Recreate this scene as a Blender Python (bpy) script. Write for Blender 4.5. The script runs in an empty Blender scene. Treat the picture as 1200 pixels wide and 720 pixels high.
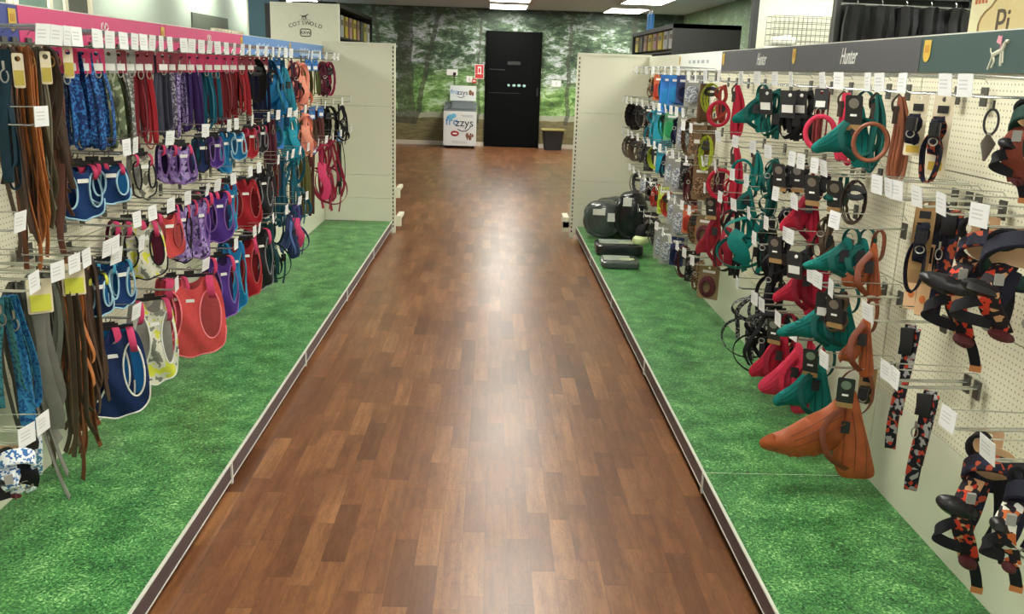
import bpy, bmesh, math, random
from mathutils import Vector, Matrix
from mathutils.geometry import delaunay_2d_cdt
random.seed(11)
PI = math.pi
COL = bpy.context.scene.collection
# ------------------------------------------------------------------ camera
F = 1059.77; H = 1.424
YAW, PITCH, ROLL = 0.02774, 0.25728, 0.03357
fwd = Vector((math.sin(YAW)*math.cos(PITCH), math.cos(YAW)*math.cos(PITCH), -math.sin(PITCH)))
r0 = Vector((math.cos(YAW), -math.sin(YAW), 0)); u0 = r0.cross(fwd)
RT = r0*math.cos(ROLL)+u0*math.sin(ROLL); UP = -r0*math.sin(ROLL)+u0*math.cos(ROLL)
cam = bpy.data.cameras.new('camera'); co = bpy.data.objects.new('camera', cam); COL.objects.link(co)
cam.sensor_width = 36; cam.lens = F/1200*36; cam.clip_start = .05
m = Matrix((RT, UP, -fwd)).transposed().to_4x4(); m.translation = (0, 0, H); co.matrix_world = m
bpy.context.scene.camera = co
def proj(p):
    d = Vector(p)-Vector((0, 0, H)); z = d.dot(fwd)
    return 600+F*d.dot(RT)/z, 360-F*d.dot(UP)/z
def ray(px, py): return (RT*((px-600)/F) - UP*((py-360)/F) + fwd)
def on_x(px, py, X): d = ray(px, py); return Vector((0, 0, H))+d*(X/d.x)
def along(px, X, z):          # distance down the aisle of a spot on the plane X at height z seen at column px
    lo, hi = 1.2, 14
    for _ in range(40):
        mid = (lo+hi)/2; q = proj((X, mid, z))[0]
        if (q < px) == (X < 0): lo = mid
        else: hi = mid
    return lo
# ------------------------------------------------------------------ measured layout
WL, WR = -1.438, 1.320         # pegboard planes
EL, ER = -0.860, 0.761         # front edges of the base shelves
ZB, ZS = 0.102, 0.040          # base shelf top, lower edge of its strip
BAY = 1.25; Y0 = 0.352; YE = Y0+6*BAY
TOPH = 1.56; PEG0 = 0.43
BACK = 17.3; CEIL = 2.48
# ------------------------------------------------------------------ materials
MATS = {}
def lin(c):
    c = [x/255 for x in c]
    return tuple(x/12.92 if x <= .04045 else ((x+.055)/1.055)**2.4 for x in c)+(1,)
class N:
    def __init__(s, name):
        s.m = bpy.data.materials.new(name); s.m.use_nodes = True
        s.t = s.m.node_tree; s.n = s.t.nodes; s.b = s.n['Principled BSDF']
    def add(s, typ, **kw):
        n = s.n.new(typ)
        for k, v in kw.items():
            if k.startswith('i_'):
                key = k[2:]; key = int(key) if key.isdigit() else key.replace('_', ' ')
                s.put(n.inputs[key], v)
            else: setattr(n, k, v)
        return n
    def put(s, sock, v):
        if hasattr(v, 'is_output') or isinstance(v, bpy.types.NodeSocket): s.t.links.new(v, sock)
        else: sock.default_value = v
    def math(s, op, a, b=0., c=0.):
        n = s.n.new('ShaderNodeMath'); n.operation = op
        for i, v in enumerate((a, b, c)): s.put(n.inputs[i], v)
        return n.outputs[0]
    def mix(s, f, a, b):
        n = s.n.new('ShaderNodeMix'); n.data_type = 'RGBA'
        s.put(n.inputs[0], f); s.put(n.inputs[6], a); s.put(n.inputs[7], b); return n.outputs[2]
    def ramp(s, f, stops, const=False):
        n = s.n.new('ShaderNodeValToRGB'); e = n.color_ramp.elements
        if const: n.color_ramp.interpolation = 'CONSTANT'
        while len(e) < len(stops): e.new(.5)
        for el, (p, c) in zip(e, stops): el.position = p; el.color = c
        s.put(n.inputs[0], f); return n.outputs[0]
    def noise(s, vec, scale, detail=2., rough=.5, out=0):
        n = s.n.new('ShaderNodeTexNoise'); s.put(n.inputs['Vector'], vec)
        n.inputs['Scale'].default_value = scale; n.inputs['Detail'].default_value = detail; n.inputs['Roughness'].default_value = rough
        return n.outputs[out]
    def pos(s): return s.add('ShaderNodeNewGeometry').outputs['Position']
    def obj(s): return s.add('ShaderNodeTexCoord').outputs['Object']
    def sep(s, v): n = s.n.new('ShaderNodeSeparateXYZ'); s.put(n.inputs[0], v); return n.outputs
    def comb(s, x, y, z):
        n = s.n.new('ShaderNodeCombineXYZ')
        for i, v in enumerate((x, y, z)): s.put(n.inputs[i], v)
        return n.outputs[0]
    def bump(s, h, strength=.3, dist=.002):
        n = s.n.new('ShaderNodeBump'); n.inputs['Strength'].default_value = strength; n.inputs['Distance'].default_value = dist
        s.put(n.inputs['Height'], h); s.put(s.b.inputs['Normal'], n.outputs[0])
    def fin(s, col=None, rough=.5, metal=0., spec=None):
        if col is not None: s.put(s.b.inputs['Base Color'], col)
        s.put(s.b.inputs['Roughness'], rough); s.put(s.b.inputs['Metallic'], metal)
        if spec is not None: s.b.inputs['Specular IOR Level'].default_value = spec
        return s.m
def plain(name, c, rough=.5, metal=0., var=.06, scale=40, spec=None):
    key = ('p', name)
    if key not in MATS:
        n = N(name); L = lin(c)
        f = n.noise(n.obj(), scale, 3)
        dk = tuple(x*(1-var) for x in L[:3])+(1,); lt = tuple(min(1, x*(1+var)) for x in L[:3])+(1,)
        MATS[key] = n.fin(n.mix(f, dk, lt), rough, metal, spec)
    return MATS[key]
def fabric(c, kind='plain', c2=None, c3=None):
    c = tuple(int(x*.88) for x in c) if min(c) < 120 else c
    key = ('f', tuple(c), kind, c2, c3)
    if key in MATS: return MATS[key]
    n = N('fabric_%s_%d' % (kind, len(MATS))); L = lin(c); o = n.obj()
    if kind == 'plain':
        f = n.noise(o, 60, 3); col = n.mix(f, tuple(x*.8 for x in L[:3])+(1,), tuple(min(1, x*1.15) for x in L[:3])+(1,))
    elif kind == 'speck':
        f = n.noise(o, 110, 1); col = n.ramp(f, [(0, L), (.52, L), (.56, lin(c2))])
    elif kind == 'camo':
        f = n.noise(o, 28, 2); col = n.ramp(f, [(0, lin(c3)), (.42, L), (.56, lin(c2))], True)
    elif kind == 'print':
        v = n.add('ShaderNodeTexVoronoi'); n.put(v.inputs['Vector'], o); v.inputs['Scale'].default_value = 75
        h = n.sep(v.outputs['Color'])[0]
        col = n.ramp(h, [(0, L), (.45, lin(c2)), (.72, lin(c3))], True)
    elif kind == 'flor':
        v = n.add('ShaderNodeTexVoronoi'); n.put(v.inputs['Vector'], o); v.inputs['Scale'].default_value = 85
        h = n.sep(v.outputs['Color'])[0]
        col = n.ramp(h, [(0, L), (.62, lin(c2)), (.80, lin(c3))], True)
    elif kind == 'mesh':
        v = n.add('ShaderNodeTexVoronoi'); n.put(v.inputs['Vector'], o); v.inputs['Scale'].default_value = 260
        col = n.ramp(v.outputs['Distance'], [(0, tuple(x*.55 for x in L[:3])+(1,)), (.5, L)])
    w = n.add('ShaderNodeTexVoronoi'); n.put(w.inputs['Vector'], o); w.inputs['Scale'].default_value = 500
    n.bump(w.outputs['Distance'], .3, .001)
    MATS[key] = n.fin(col, .75, 0, .3); return MATS[key]
def leather(c):
    key = ('l', tuple(c))
    if key not in MATS:
        n = N('leather_%d' % len(MATS)); L = lin(c); f = n.noise(n.obj(), 25, 5)
        g = n.noise(n.obj(), 300, 2); n.bump(g, .25, .001)
        MATS[key] = n.fin(n.mix(f, tuple(x*.6 for x in L[:3])+(1,), tuple(min(1, x*1.3) for x in L[:3])+(1,)), .5)
    return MATS[key]
CREAM = plain('cream_powder_coat', (216, 216, 196), .45, var=.03, scale=6)
CHROME = plain('chrome_wire', (200, 203, 198), .25, .9)
STEEL = plain('bracket_steel', (95, 95, 88), .4, .6)
BLK = plain('black_plastic', (24, 24, 27), .4)
SATIN = plain('dark_strip_vinyl', (62, 48, 52), .4)
ALU = plain('pale_strip_edge', (205, 205, 195), .4)
WHITE = plain('white_plastic', (232, 232, 228), .4, var=.02)
YEL = plain('yellow_sign', (206, 172, 64), .5)
PEACH = plain('peach_card', (222, 182, 140), .6)
KRAFT = plain('kraft_card', (176, 140, 92), .7)
CHAR = plain('charcoal_card', (45, 46, 48), .5)
SILVER = plain('silver_foil', (165, 168, 165), .3, .7)
PINKW = fabric((228, 72, 120)); LILACW = fabric((205, 150, 185))
def clear_mat():
    if 'clear' not in MATS:
        n = N('clear_film'); b = n.b
        b.inputs['Transmission Weight'].default_value = 1.; b.inputs['IOR'].default_value = 1.02
        b.inputs['Base Color'].default_value = (.97, .98, 1, 1); b.inputs['Roughness'].default_value = .08
        n.bump(n.noise(n.obj(), 30, 3), .5, .01)
        MATS['clear'] = n.m
    return MATS['clear']
def ticket_mat():
    n = N('printed_price_ticket'); o = n.sep(n.obj())
    z = n.math('MULTIPLY', o[2], 110.); fr = n.math('FRACT', z)
    line = n.math('LESS_THAN', fr, .35)
    inx = n.math('LESS_THAN', n.math('ABSOLUTE', n.math('ADD', o[0], .006)), .019)
    inz = n.math('LESS_THAN', n.math('ABSOLUTE', n.math('SUBTRACT', o[2], .004)), .013)
    f = n.math('MULTIPLY', n.math('MULTIPLY', line, inx), inz)
    return n.fin(n.mix(n.math('MULTIPLY', f, .32), lin((222, 224, 225)), lin((60, 60, 66))), .35)
TICK = ticket_mat()
def grass_mat():
    n = N('grass_printed_vinyl'); p = n.pos()
    w = n.noise(p, 14, 3, .6, 1)
    vadd = n.add('ShaderNodeVectorMath', operation='MULTIPLY_ADD'); n.put(vadd.inputs[0], w); vadd.inputs[1].default_value = (.06, .06, .06); n.put(vadd.inputs[2], p)
    a = n.noise(vadd.outputs[0], 120, 4, .75); b = n.noise(p, 9, 3); v = n.add('ShaderNodeTexVoronoi', distance='CHEBYCHEV'); n.put(v.inputs['Vector'], vadd.outputs[0]); v.inputs['Scale'].default_value = 140
    f = n.math('ADD', n.math('MULTIPLY', a, .75), n.math('MULTIPLY', v.outputs['Distance'], .3))
    f = n.math('ADD', f, n.math('MULTIPLY', n.math('SUBTRACT', b, .5), .35))
    c = n.ramp(f, [(.32, lin((16, 52, 28))), (.45, lin((48, 106, 54))), (.57, lin((84, 150, 82))), (.70, lin((160, 206, 136)))])
    return n.fin(c, .42)
def floor_mat():
    n = N('walnut_strip_laminate'); x, y, z = n.sep(n.pos())
    u = n.math('DIVIDE', n.math('ADD', x, 20.), .069); row = n.math('FLOOR', u); fu = n.math('FRACT', u)
    wn = n.add('ShaderNodeTexWhiteNoise', noise_dimensions='1D'); n.put(wn.inputs['W'], row)
    vv = n.math('ADD', n.math('DIVIDE', y, .36), n.math('MULTIPLY', wn.outputs['Value'], 17.))
    c = n.math('FLOOR', vv); fv = n.math('FRACT', vv)
    w2 = n.add('ShaderNodeTexWhiteNoise', noise_dimensions='2D'); n.put(w2.inputs['Vector'], n.comb(row, c, 0.))
    val = w2.outputs['Value']
    off = n.math('MULTIPLY', val, 30.)
    g = n.noise(n.comb(n.math('ADD', n.math('MULTIPLY', x, 38.), off), n.math('ADD', n.math('MULTIPLY', y, 2.6), off), 0.), 1., 5, .6)
    g2 = n.noise(n.comb(n.math('ADD', n.math('MULTIPLY', x, 9.), off), n.math('MULTIPLY', y, 1.6), off), 1.6, 3, .6)
    sw = n.noise(n.comb(n.math('ADD', n.math('MULTIPLY', x, 22.), off), n.math('ADD', n.math('MULTIPLY', y, 5.), off), 0.), 1.2, 6, .7)
    fig = n.math('FRACT', n.math('MULTIPLY', sw, 5.))
    fig = n.math('ABSOLUTE', n.math('SUBTRACT', fig, .5))
    base = n.ramp(val, [(0, lin((112, 74, 46))), (.25, lin((142, 95, 60))), (.7, lin((158, 108, 68))), (1, lin((184, 131, 86)))])
    k = n.math('ADD', n.math('MULTIPLY', g, .9), n.math('MULTIPLY', g2, .5))
    col = n.mix(n.math('MULTIPLY', n.math('SUBTRACT', k, .45), 1.6), lin((84, 46, 28)), base)
    col = n.mix(.8, base, col)
    col = n.mix(n.math('MULTIPLY', n.math('LESS_THAN', fig, .09), .28), col, lin((60, 34, 22)))
    blot = n.noise(n.comb(n.math('MULTIPLY', x, 4.), n.math('MULTIPLY', y, 2.2), off), 1.4, 4, .65)
    col = n.mix(n.math('MULTIPLY', n.math('SUBTRACT', blot, .46), 1.7), col, lin((74, 44, 28)))
    e1 = n.math('LESS_THAN', fu, .025); e2 = n.math('LESS_THAN', fv, .006)
    col = n.mix(n.math('MULTIPLY', n.math('MAXIMUM', e1, e2), .45), col, lin((45, 25, 18)))
    n.bump(g, .06, .002)
    n.put(n.b.inputs['Coat Weight'], .12); n.b.inputs['Coat Roughness'].default_value = .25
    r = n.math('ADD', .25, n.math('MULTIPLY', n.noise(n.pos(), 3, 4), .14))
    return n.fin(col, r, 0, .5)
def peg_mat(sx=1):
    n = N('cream_pegboard'); x, y, z = n.sep(n.pos())
    d = []
    for q, off in ((y, 0.), (z, 0.)):
        fr = n.math('SUBTRACT', n.math('FRACT', n.math('DIVIDE', q, .0165)), .5); d.append(n.math('MULTIPLY', fr, fr))
    rr = n.math('ADD', d[0], d[1]); f = n.math('LESS_THAN', rr, .026)
    st = n.noise(n.pos(), 5, 4)
    base = n.mix(st, lin((222, 218, 192)), lin((232, 230, 208)))
    return n.fin(n.mix(n.math('MULTIPLY', f, .75), base, lin((120, 104, 80))), .5)
def mural_mat(axis, light=0.):
    """a printed woodland wallpaper: trunks, foliage, bright gaps, a path and a lawn"""
    n = N('woodland_mural_print'); p = n.pos(); x, y, z = n.sep(p)
    h = x if axis == 'x' else y
    q = n.comb(h, 0., z)
    sm = n.comb(n.math('MULTIPLY', h, .55), 0., n.math('MULTIPLY', z, 1.25))
    warp = n.add('ShaderNodeVectorMath', operation='MULTIPLY_ADD'); n.put(warp.inputs[0], n.noise(sm, 2.5, 3, .5, 1)); warp.inputs[1].default_value = (.5, .5, .35); n.put(warp.inputs[2], sm)
    a = n.noise(warp.outputs[0], 5.6, 9, .78); b = n.noise(sm, 1.7, 3); c = n.noise(q, 26, 4, .7); br = n.noise(warp.outputs[0], 9, 5, .75)
    leaf = n.math('ADD', n.math('MULTIPLY', a, .85), n.math('ADD', n.math('MULTIPLY', b, .2), n.math('MULTIPLY', c, .12)))
    hi = n.ramp(leaf, [(.48, lin((26, 42, 36))), (.56, lin((58, 84, 58))), (.61, lin((104, 130, 96))), (.645, lin((176, 184, 186))), (.74, lin((214, 216, 226)))])
    lo = n.ramp(leaf, [(.44, lin((50, 76, 42))), (.53, lin((92, 130, 66))), (.60, lin((142, 184, 104))), (.68, lin((206, 224, 196)))])
    twig = n.math('LESS_THAN', n.math('ABSOLUTE', n.math('SUBTRACT', br, .5)), .014)
    hi = n.mix(n.math('MULTIPLY', twig, .75), hi, lin((36, 40, 40)))
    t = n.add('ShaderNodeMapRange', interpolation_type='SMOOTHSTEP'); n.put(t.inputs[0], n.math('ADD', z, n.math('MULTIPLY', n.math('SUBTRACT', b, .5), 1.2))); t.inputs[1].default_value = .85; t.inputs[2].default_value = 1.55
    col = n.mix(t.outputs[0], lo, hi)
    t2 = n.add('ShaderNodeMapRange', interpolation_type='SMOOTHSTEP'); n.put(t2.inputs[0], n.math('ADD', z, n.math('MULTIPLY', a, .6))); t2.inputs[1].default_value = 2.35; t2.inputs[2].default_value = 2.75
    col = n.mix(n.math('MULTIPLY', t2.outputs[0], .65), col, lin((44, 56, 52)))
    if axis == 'x':
        g = n.ramp(n.noise(n.comb(n.math('MULTIPLY', h, 1.), 0., n.math('MULTIPLY', z, 5.)), 5, 5, .7), [(.3, lin((84, 82, 52))), (.55, lin((122, 112, 76))), (.75, lin((150, 138, 100)))])
        zz = n.math('ADD', z, n.math('MULTIPLY', n.math('SUBTRACT', n.noise(q, 4, 3), .5), .10))
        col = n.mix(n.math('LESS_THAN', zz, .60), col, lin((168, 170, 150)))
        col = n.mix(n.math('LESS_THAN', zz, .50), col, g)
        trunks = [(-1.64, .17, .0), (-1.55, .05, .22), (-1.75, .05, -.2), (-.30, .028, .02), (1.36, .04, .02), (-2.6, .22, 0.), (2.5, .07, .03)]
        base = .45
    else:
        trunks = [(yy, .05+.05*((i*37) % 5)/4, .04*((i % 3)-1)) for i, yy in enumerate((9.5, 10.4, 11.2, 12.1, 12.9, 13.6, 14.6, 15.4, 16.3))]
        base = .2
    bark = n.mix(n.noise(n.comb(n.math('MULTIPLY', h, 30.), 0., n.math('MULTIPLY', z, 3.)), 1, 3), lin((30, 34, 30)), lin((78, 82, 66)))
    wob = n.math('MULTIPLY', n.math('SUBTRACT', n.noise(n.comb(0., 0., z), 2.2, 3), .5), .22)
    for (xx, ww, lean) in trunks:
        d = n.math('ABSOLUTE', n.math('SUBTRACT', n.math('ADD', n.math('SUBTRACT', h, xx), wob), n.math('MULTIPLY', z, lean)))
        fl = n.math('SUBTRACT', ww*1.05, n.math('MULTIPLY', z, ww*.12))
        mk = n.math('MULTIPLY', n.math('LESS_THAN', d, fl), n.math('GREATER_THAN', z, base+.08*math.sin(xx*9)))
        keep = n.math('LESS_THAN', c, .62)
        col = n.mix(n.math('MULTIPLY', n.math('MULTIPLY', mk, keep), .74), col, bark)
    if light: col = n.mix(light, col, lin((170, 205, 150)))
    return n.fin(col, .6)
# ------------------------------------------------------------------ mesh builder
class MB:
    def __init__(s): s.v = []; s.f = []
    def box(s, c, sz, rz=0., rx=0.):
        b = len(s.v); M = Matrix.Rotation(rz, 3, 'Z') @ Matrix.Rotation(rx, 3, 'X')
        for dx, dy, dz in ((-1,-1,-1),(1,-1,-1),(1,1,-1),(-1,1,-1),(-1,-1,1),(1,-1,1),(1,1,1),(-1,1,1)):
            s.v.append(Vector(c)+M @ Vector((dx*sz[0]/2, dy*sz[1]/2, dz*sz[2]/2)))
        for q in ((0,3,2,1),(4,5,6,7),(0,1,5,4),(1,2,6,5),(2,3,7,6),(3,0,4,7)): s.f.append([b+i for i in q])
        return s
    def bounds(s, x0, x1, y0, y1, z0, z1): return s.box(((x0+x1)/2, (y0+y1)/2, (z0+z1)/2), (x1-x0, y1-y0, z1-z0))
    def sweep(s, pts, prof, side=None, closed=False):
        """prof: list of (a,b) offsets in the (side, normal) frame"""
        pts = [Vector(p) for p in pts]; n = len(pts); b = len(s.v); k = len(prof); N_ = None
        for i, p in enumerate(pts):
            if closed: t = pts[(i+1) % n]-pts[i-1]
            else: t = pts[min(i+1, n-1)]-pts[max(i-1, 0)]
            t = t.normalized() if t.length > 1e-9 else Vector((0, 0, 1))
            if side is not None:
                sd = side[i] if isinstance(side, list) else side
                S = Vector(sd)
            else:
                S = N_ if N_ is not None else (Vector((1, 0, 0)) if abs(t.x) < .9 else Vector((0, 1, 0)))
            S = S-t*S.dot(t)
            S = S.normalized() if S.length > 1e-6 else t.orthogonal().normalized()
            N_ = S; Q = t.cross(S)
            for (a, c) in prof: s.v.append(p+S*a+Q*c)
        for i in range(n if closed else n-1):
            i2 = (i+1) % n
            for j in range(k):
                j2 = (j+1) % k
                s.f.append([b+i*k+j, b+i*k+j2, b+i2*k+j2, b+i2*k+j])
        if not closed:
            s.f.append([b+j for j in range(k)][::-1]); s.f.append([b+(n-1)*k+j for j in range(k)])
        return s
    def tube(s, pts, r, seg=6, closed=False):
        return s.sweep(pts, [(r*math.cos(2*PI*j/seg), r*math.sin(2*PI*j/seg)) for j in range(seg)], None, closed)
    def ribbon(s, pts, w, t, side, closed=False):
        w /= 2; t /= 2
        return s.sweep(pts, [(-w, -t*.5), (-w*.85, -t), (w*.85, -t), (w, -t*.5), (w, t*.5), (w*.85, t), (-w*.85, t), (-w, t*.5)], side, closed)
    def ell(s, c, r, nu=12, nv=8, e=1.):
        b = len(s.v); sg = lambda a: math.copysign(abs(a)**e, a)
        for i in range(nv+1):
            ph = -PI/2+PI*i/nv
            for j in range(nu):
                th = 2*PI*j/nu
                s.v.append(Vector(c)+Vector((r[0]*sg(math.cos(ph))*sg(math.cos(th)), r[1]*sg(math.cos(ph))*sg(math.sin(th)), r[2]*sg(math.sin(ph)))))
        for i in range(nv):
            for j in range(nu):
                j2 = (j+1) % nu; s.f.append([b+i*nu+j, b+i*nu+j2, b+(i+1)*nu+j2, b+(i+1)*nu+j])
        return s
    def panel(s, outline, holes, fn, th, step=.02, puff=0.):
        """a sheet cut to a 2-D outline with holes, mapped to 3-D by fn(x, z) -> (point), thickness th along -y"""
        V = []; E = []; Fc = []
        def loop(pl):
            b = len(V); V.extend(Vector(p) for p in pl); E.extend((b+i, b+(i+1) % len(pl)) for i in range(len(pl)))
        loop(outline)
        for h in holes: loop(h)
        xs = [p[0] for p in outline]; zs = [p[1] for p in outline]
        x = min(xs)
        while x < max(xs):
            z = min(zs)
            while z < max(zs):
                V.append(Vector((x+random.uniform(-.1, .1)*step, z+random.uniform(-.1, .1)*step))); z += step
            x += step
        ov, oe, of, *_ = delaunay_2d_cdt(V, E, [], 1, 1e-6)
        def inside(q, pl):
            r = False; j = len(pl)-1
            for i in range(len(pl)):
                if (pl[i][1] > q[1]) != (pl[j][1] > q[1]) and q[0] < (pl[j][0]-pl[i][0])*(q[1]-pl[i][1])/(pl[j][1]-pl[i][1])+pl[i][0]: r = not r
                j = i
            return r
        keep = []
        for f in of:
            c = (sum(ov[i].x for i in f)/len(f), sum(ov[i].y for i in f)/len(f))
            if inside(c, outline) and not any(inside(c, h) for h in holes): keep.append(f)
        used = sorted({i for f in keep for i in f}); mp = {i: k for k, i in enumerate(used)}
        ov = [ov[i] for i in used]; of = [[mp[i] for i in f] for f in keep]
        if puff:
            dd = [min((Vector(p)-q).length for p in outline) for q in ov]; dm = max(dd)*.75+1e-6
            bl = [puff*math.sqrt(min(1, d/dm)) for d in dd]
        else: bl = [0]*len(ov)
        b = len(s.v); n = len(ov)
        for sgn in (0, 1):
            for p, bb in zip(ov, bl):
                q = Vector(fn(p.x, p.y)); q.y += th*sgn+(bb*.6 if sgn else -bb); s.v.append(q)
        cnt = {}
        for f in of:
            s.f.append([b+i for i in f]); s.f.append([b+n+i for i in reversed(f)])
            for i in range(len(f)):
                e = (f[i], f[(i+1) % len(f)]); cnt[e] = 1
        for (a, c) in cnt:
            if (c, a) not in cnt: s.f.append([b+a, b+n+a, b+n+c, b+c])
        return s
    def text(s, string, size, at, right=(1, 0, 0), up=(0, 0, 1), depth=.001, shear=0., align='CENTER', sx=1.):
        cu = bpy.data.curves.new('t', 'FONT'); cu.body = string; cu.size = size; cu.extrude = depth; cu.shear = shear; cu.align_x = align; cu.align_y = 'CENTER'; cu.resolution_u = 3
        o = bpy.data.objects.new('t', cu); COL.objects.link(o)
        dg = bpy.context.evaluated_depsgraph_get(); me = o.evaluated_get(dg).to_mesh()
        R = Vector(right).normalized(); U = Vector(up).normalized(); Q = R.cross(U); b = len(s.v)
        for v in me.vertices: s.v.append(Vector(at)+R*v.co.x*sx+U*v.co.y+Q*v.co.z)
        for p in me.polygons: s.f.append([b+i for i in p.vertices])
        bpy.data.objects.remove(o); bpy.data.curves.remove(cu); return s
    def build(s, name, mat, parent=None, label=None, smooth=True):
        me = bpy.data.meshes.new(name); me.from_pydata([tuple(v) for v in s.v], [], s.f); me.update()
        bm = bmesh.new(); bm.from_mesh(me); bmesh.ops.recalc_face_normals(bm, faces=bm.faces); bm.to_mesh(me); bm.free()
        me.materials.append(mat)
        if smooth:
            me.shade_smooth(); me.set_sharp_from_angle(angle=math.radians(38))
        o = bpy.data.objects.new(name, me); COL.objects.link(o)
        if parent is not None: o.parent = parent
        if label: o['label'] = label
        return o
def tag(o, label, cat, group=None):
    o['label'] = label; o['category'] = cat
    if group: o['group'] = group
    return o
def thing(name, loc, rz=0., label=None, cat=None, group=None):
    o = bpy.data.objects.new(name, None); COL.objects.link(o); o.location = loc; o.rotation_euler = (0, 0, rz); o.empty_display_size = .05
    if label: tag(o, label, cat, group)
    return o
def struct(o): o['kind'] = 'structure'; return o
def arc(cx, cz, rx, rz, n=24, a0=0., a1=2*PI, y=0.):
    full = abs(a1-a0-2*PI) < 1e-6
    return [Vector((cx+rx*math.cos(a0+(a1-a0)*i/(n if full else n-1)), y, cz+rz*math.sin(a0+(a1-a0)*i/(n if full else n-1)))) for i in range(n)]
def smooth(pts, k=6):
    """Catmull-Rom through the points"""
    P = [Vector(p) for p in pts]; out = []
    for i in range(len(P)-1):
        a, b, c, d = P[max(i-1, 0)], P[i], P[i+1], P[min(i+2, len(P)-1)]
        for j in range(k):
            t = j/k
            out.append(.5*((2*b)+(c-a)*t+(2*a-5*b+4*c-d)*t*t+(-a+3*b-3*c+d)*t**3))
    return out+[P[-1]]
# ------------------------------------------------------------------ the room
XL, XR = -6.0, 3.45
struct(MB().bounds(XL, XR, -4, BACK, -.05, 0).build('floor', floor_mat()))
nC = N('ceiling_tile'); cx_, cy_, cz_ = nC.sep(nC.pos())
gx = nC.math('LESS_THAN', nC.math('FRACT', nC.math('DIVIDE', nC.math('ADD', cx_, 12.), .6)), .03)
gy = nC.math('LESS_THAN', nC.math('FRACT', nC.math('DIVIDE', nC.math('ADD', cy_, 12.), .6)), .03)
CE = nC.fin(nC.mix(nC.math('MULTIPLY', nC.math('MAXIMUM', gx, gy), .3), lin((190, 198, 218)), lin((146, 152, 166))), .8)
struct(MB().bounds(XL, XR, -4, BACK, CEIL, CEIL+.05).build('ceiling', CE))
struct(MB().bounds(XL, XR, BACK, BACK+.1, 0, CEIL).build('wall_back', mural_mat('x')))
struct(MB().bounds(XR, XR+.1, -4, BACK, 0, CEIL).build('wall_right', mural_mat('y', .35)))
struct(MB().bounds(XL-.1, XL, -4, BACK, 0, CEIL).build('wall_left', plain('pale_green_paint', (205, 216, 196), .7)))
struct(MB().bounds(XL, XR, BACK-.018, BACK, 0, .075).build('baseboard_back', plain('pale_skirting', (205, 196, 182), .5)))
# ceiling lights
LAMP = N('lit_diffuser'); LAMP.put(LAMP.b.inputs['Emission Color'], lin((255, 252, 240))); LAMP.put(LAMP.b.inputs['Emission Strength'], 18.); LAMP.fin(lin((245, 245, 240)), .5)
LX = (-3.4, .22, 2.24); LY = [16.35-2.3*i for i in range(9)]
for i, x in enumerate(LX):
    for j, y in enumerate((16.35, 14.5, 8.7, 5.6, 2.5, -.6) if i == 1 else LY):
        t = thing('ceiling_light', (x, y, CEIL-.03))
        nm = {0: 'left', 1: 'middle', 2: 'right'}[i]
        rowd = 'nearest the back wall' if j == 0 else ('second from the back wall' if j == 1 else None)
        tag(t, 'lit white ceiling light panel in the %s row, %s' % (nm, rowd or 'towards the camera'), 'ceiling light', 'lit ceiling panels')
        MB().bounds(-.33, .33, -.62, -.60, 0, .03).bounds(-.33, .33, .60, .62, 0, .03).bounds(-.33, -.31, -.6, .6, 0, .03).bounds(.31, .33, -.6, .6, 0, .03).build('frame', WHITE, t, smooth=False)
        MB().bounds(-.31, .31, -.6, .6, .008, .022).build('diffuser', LAMP.m, t, smooth=False)
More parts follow.
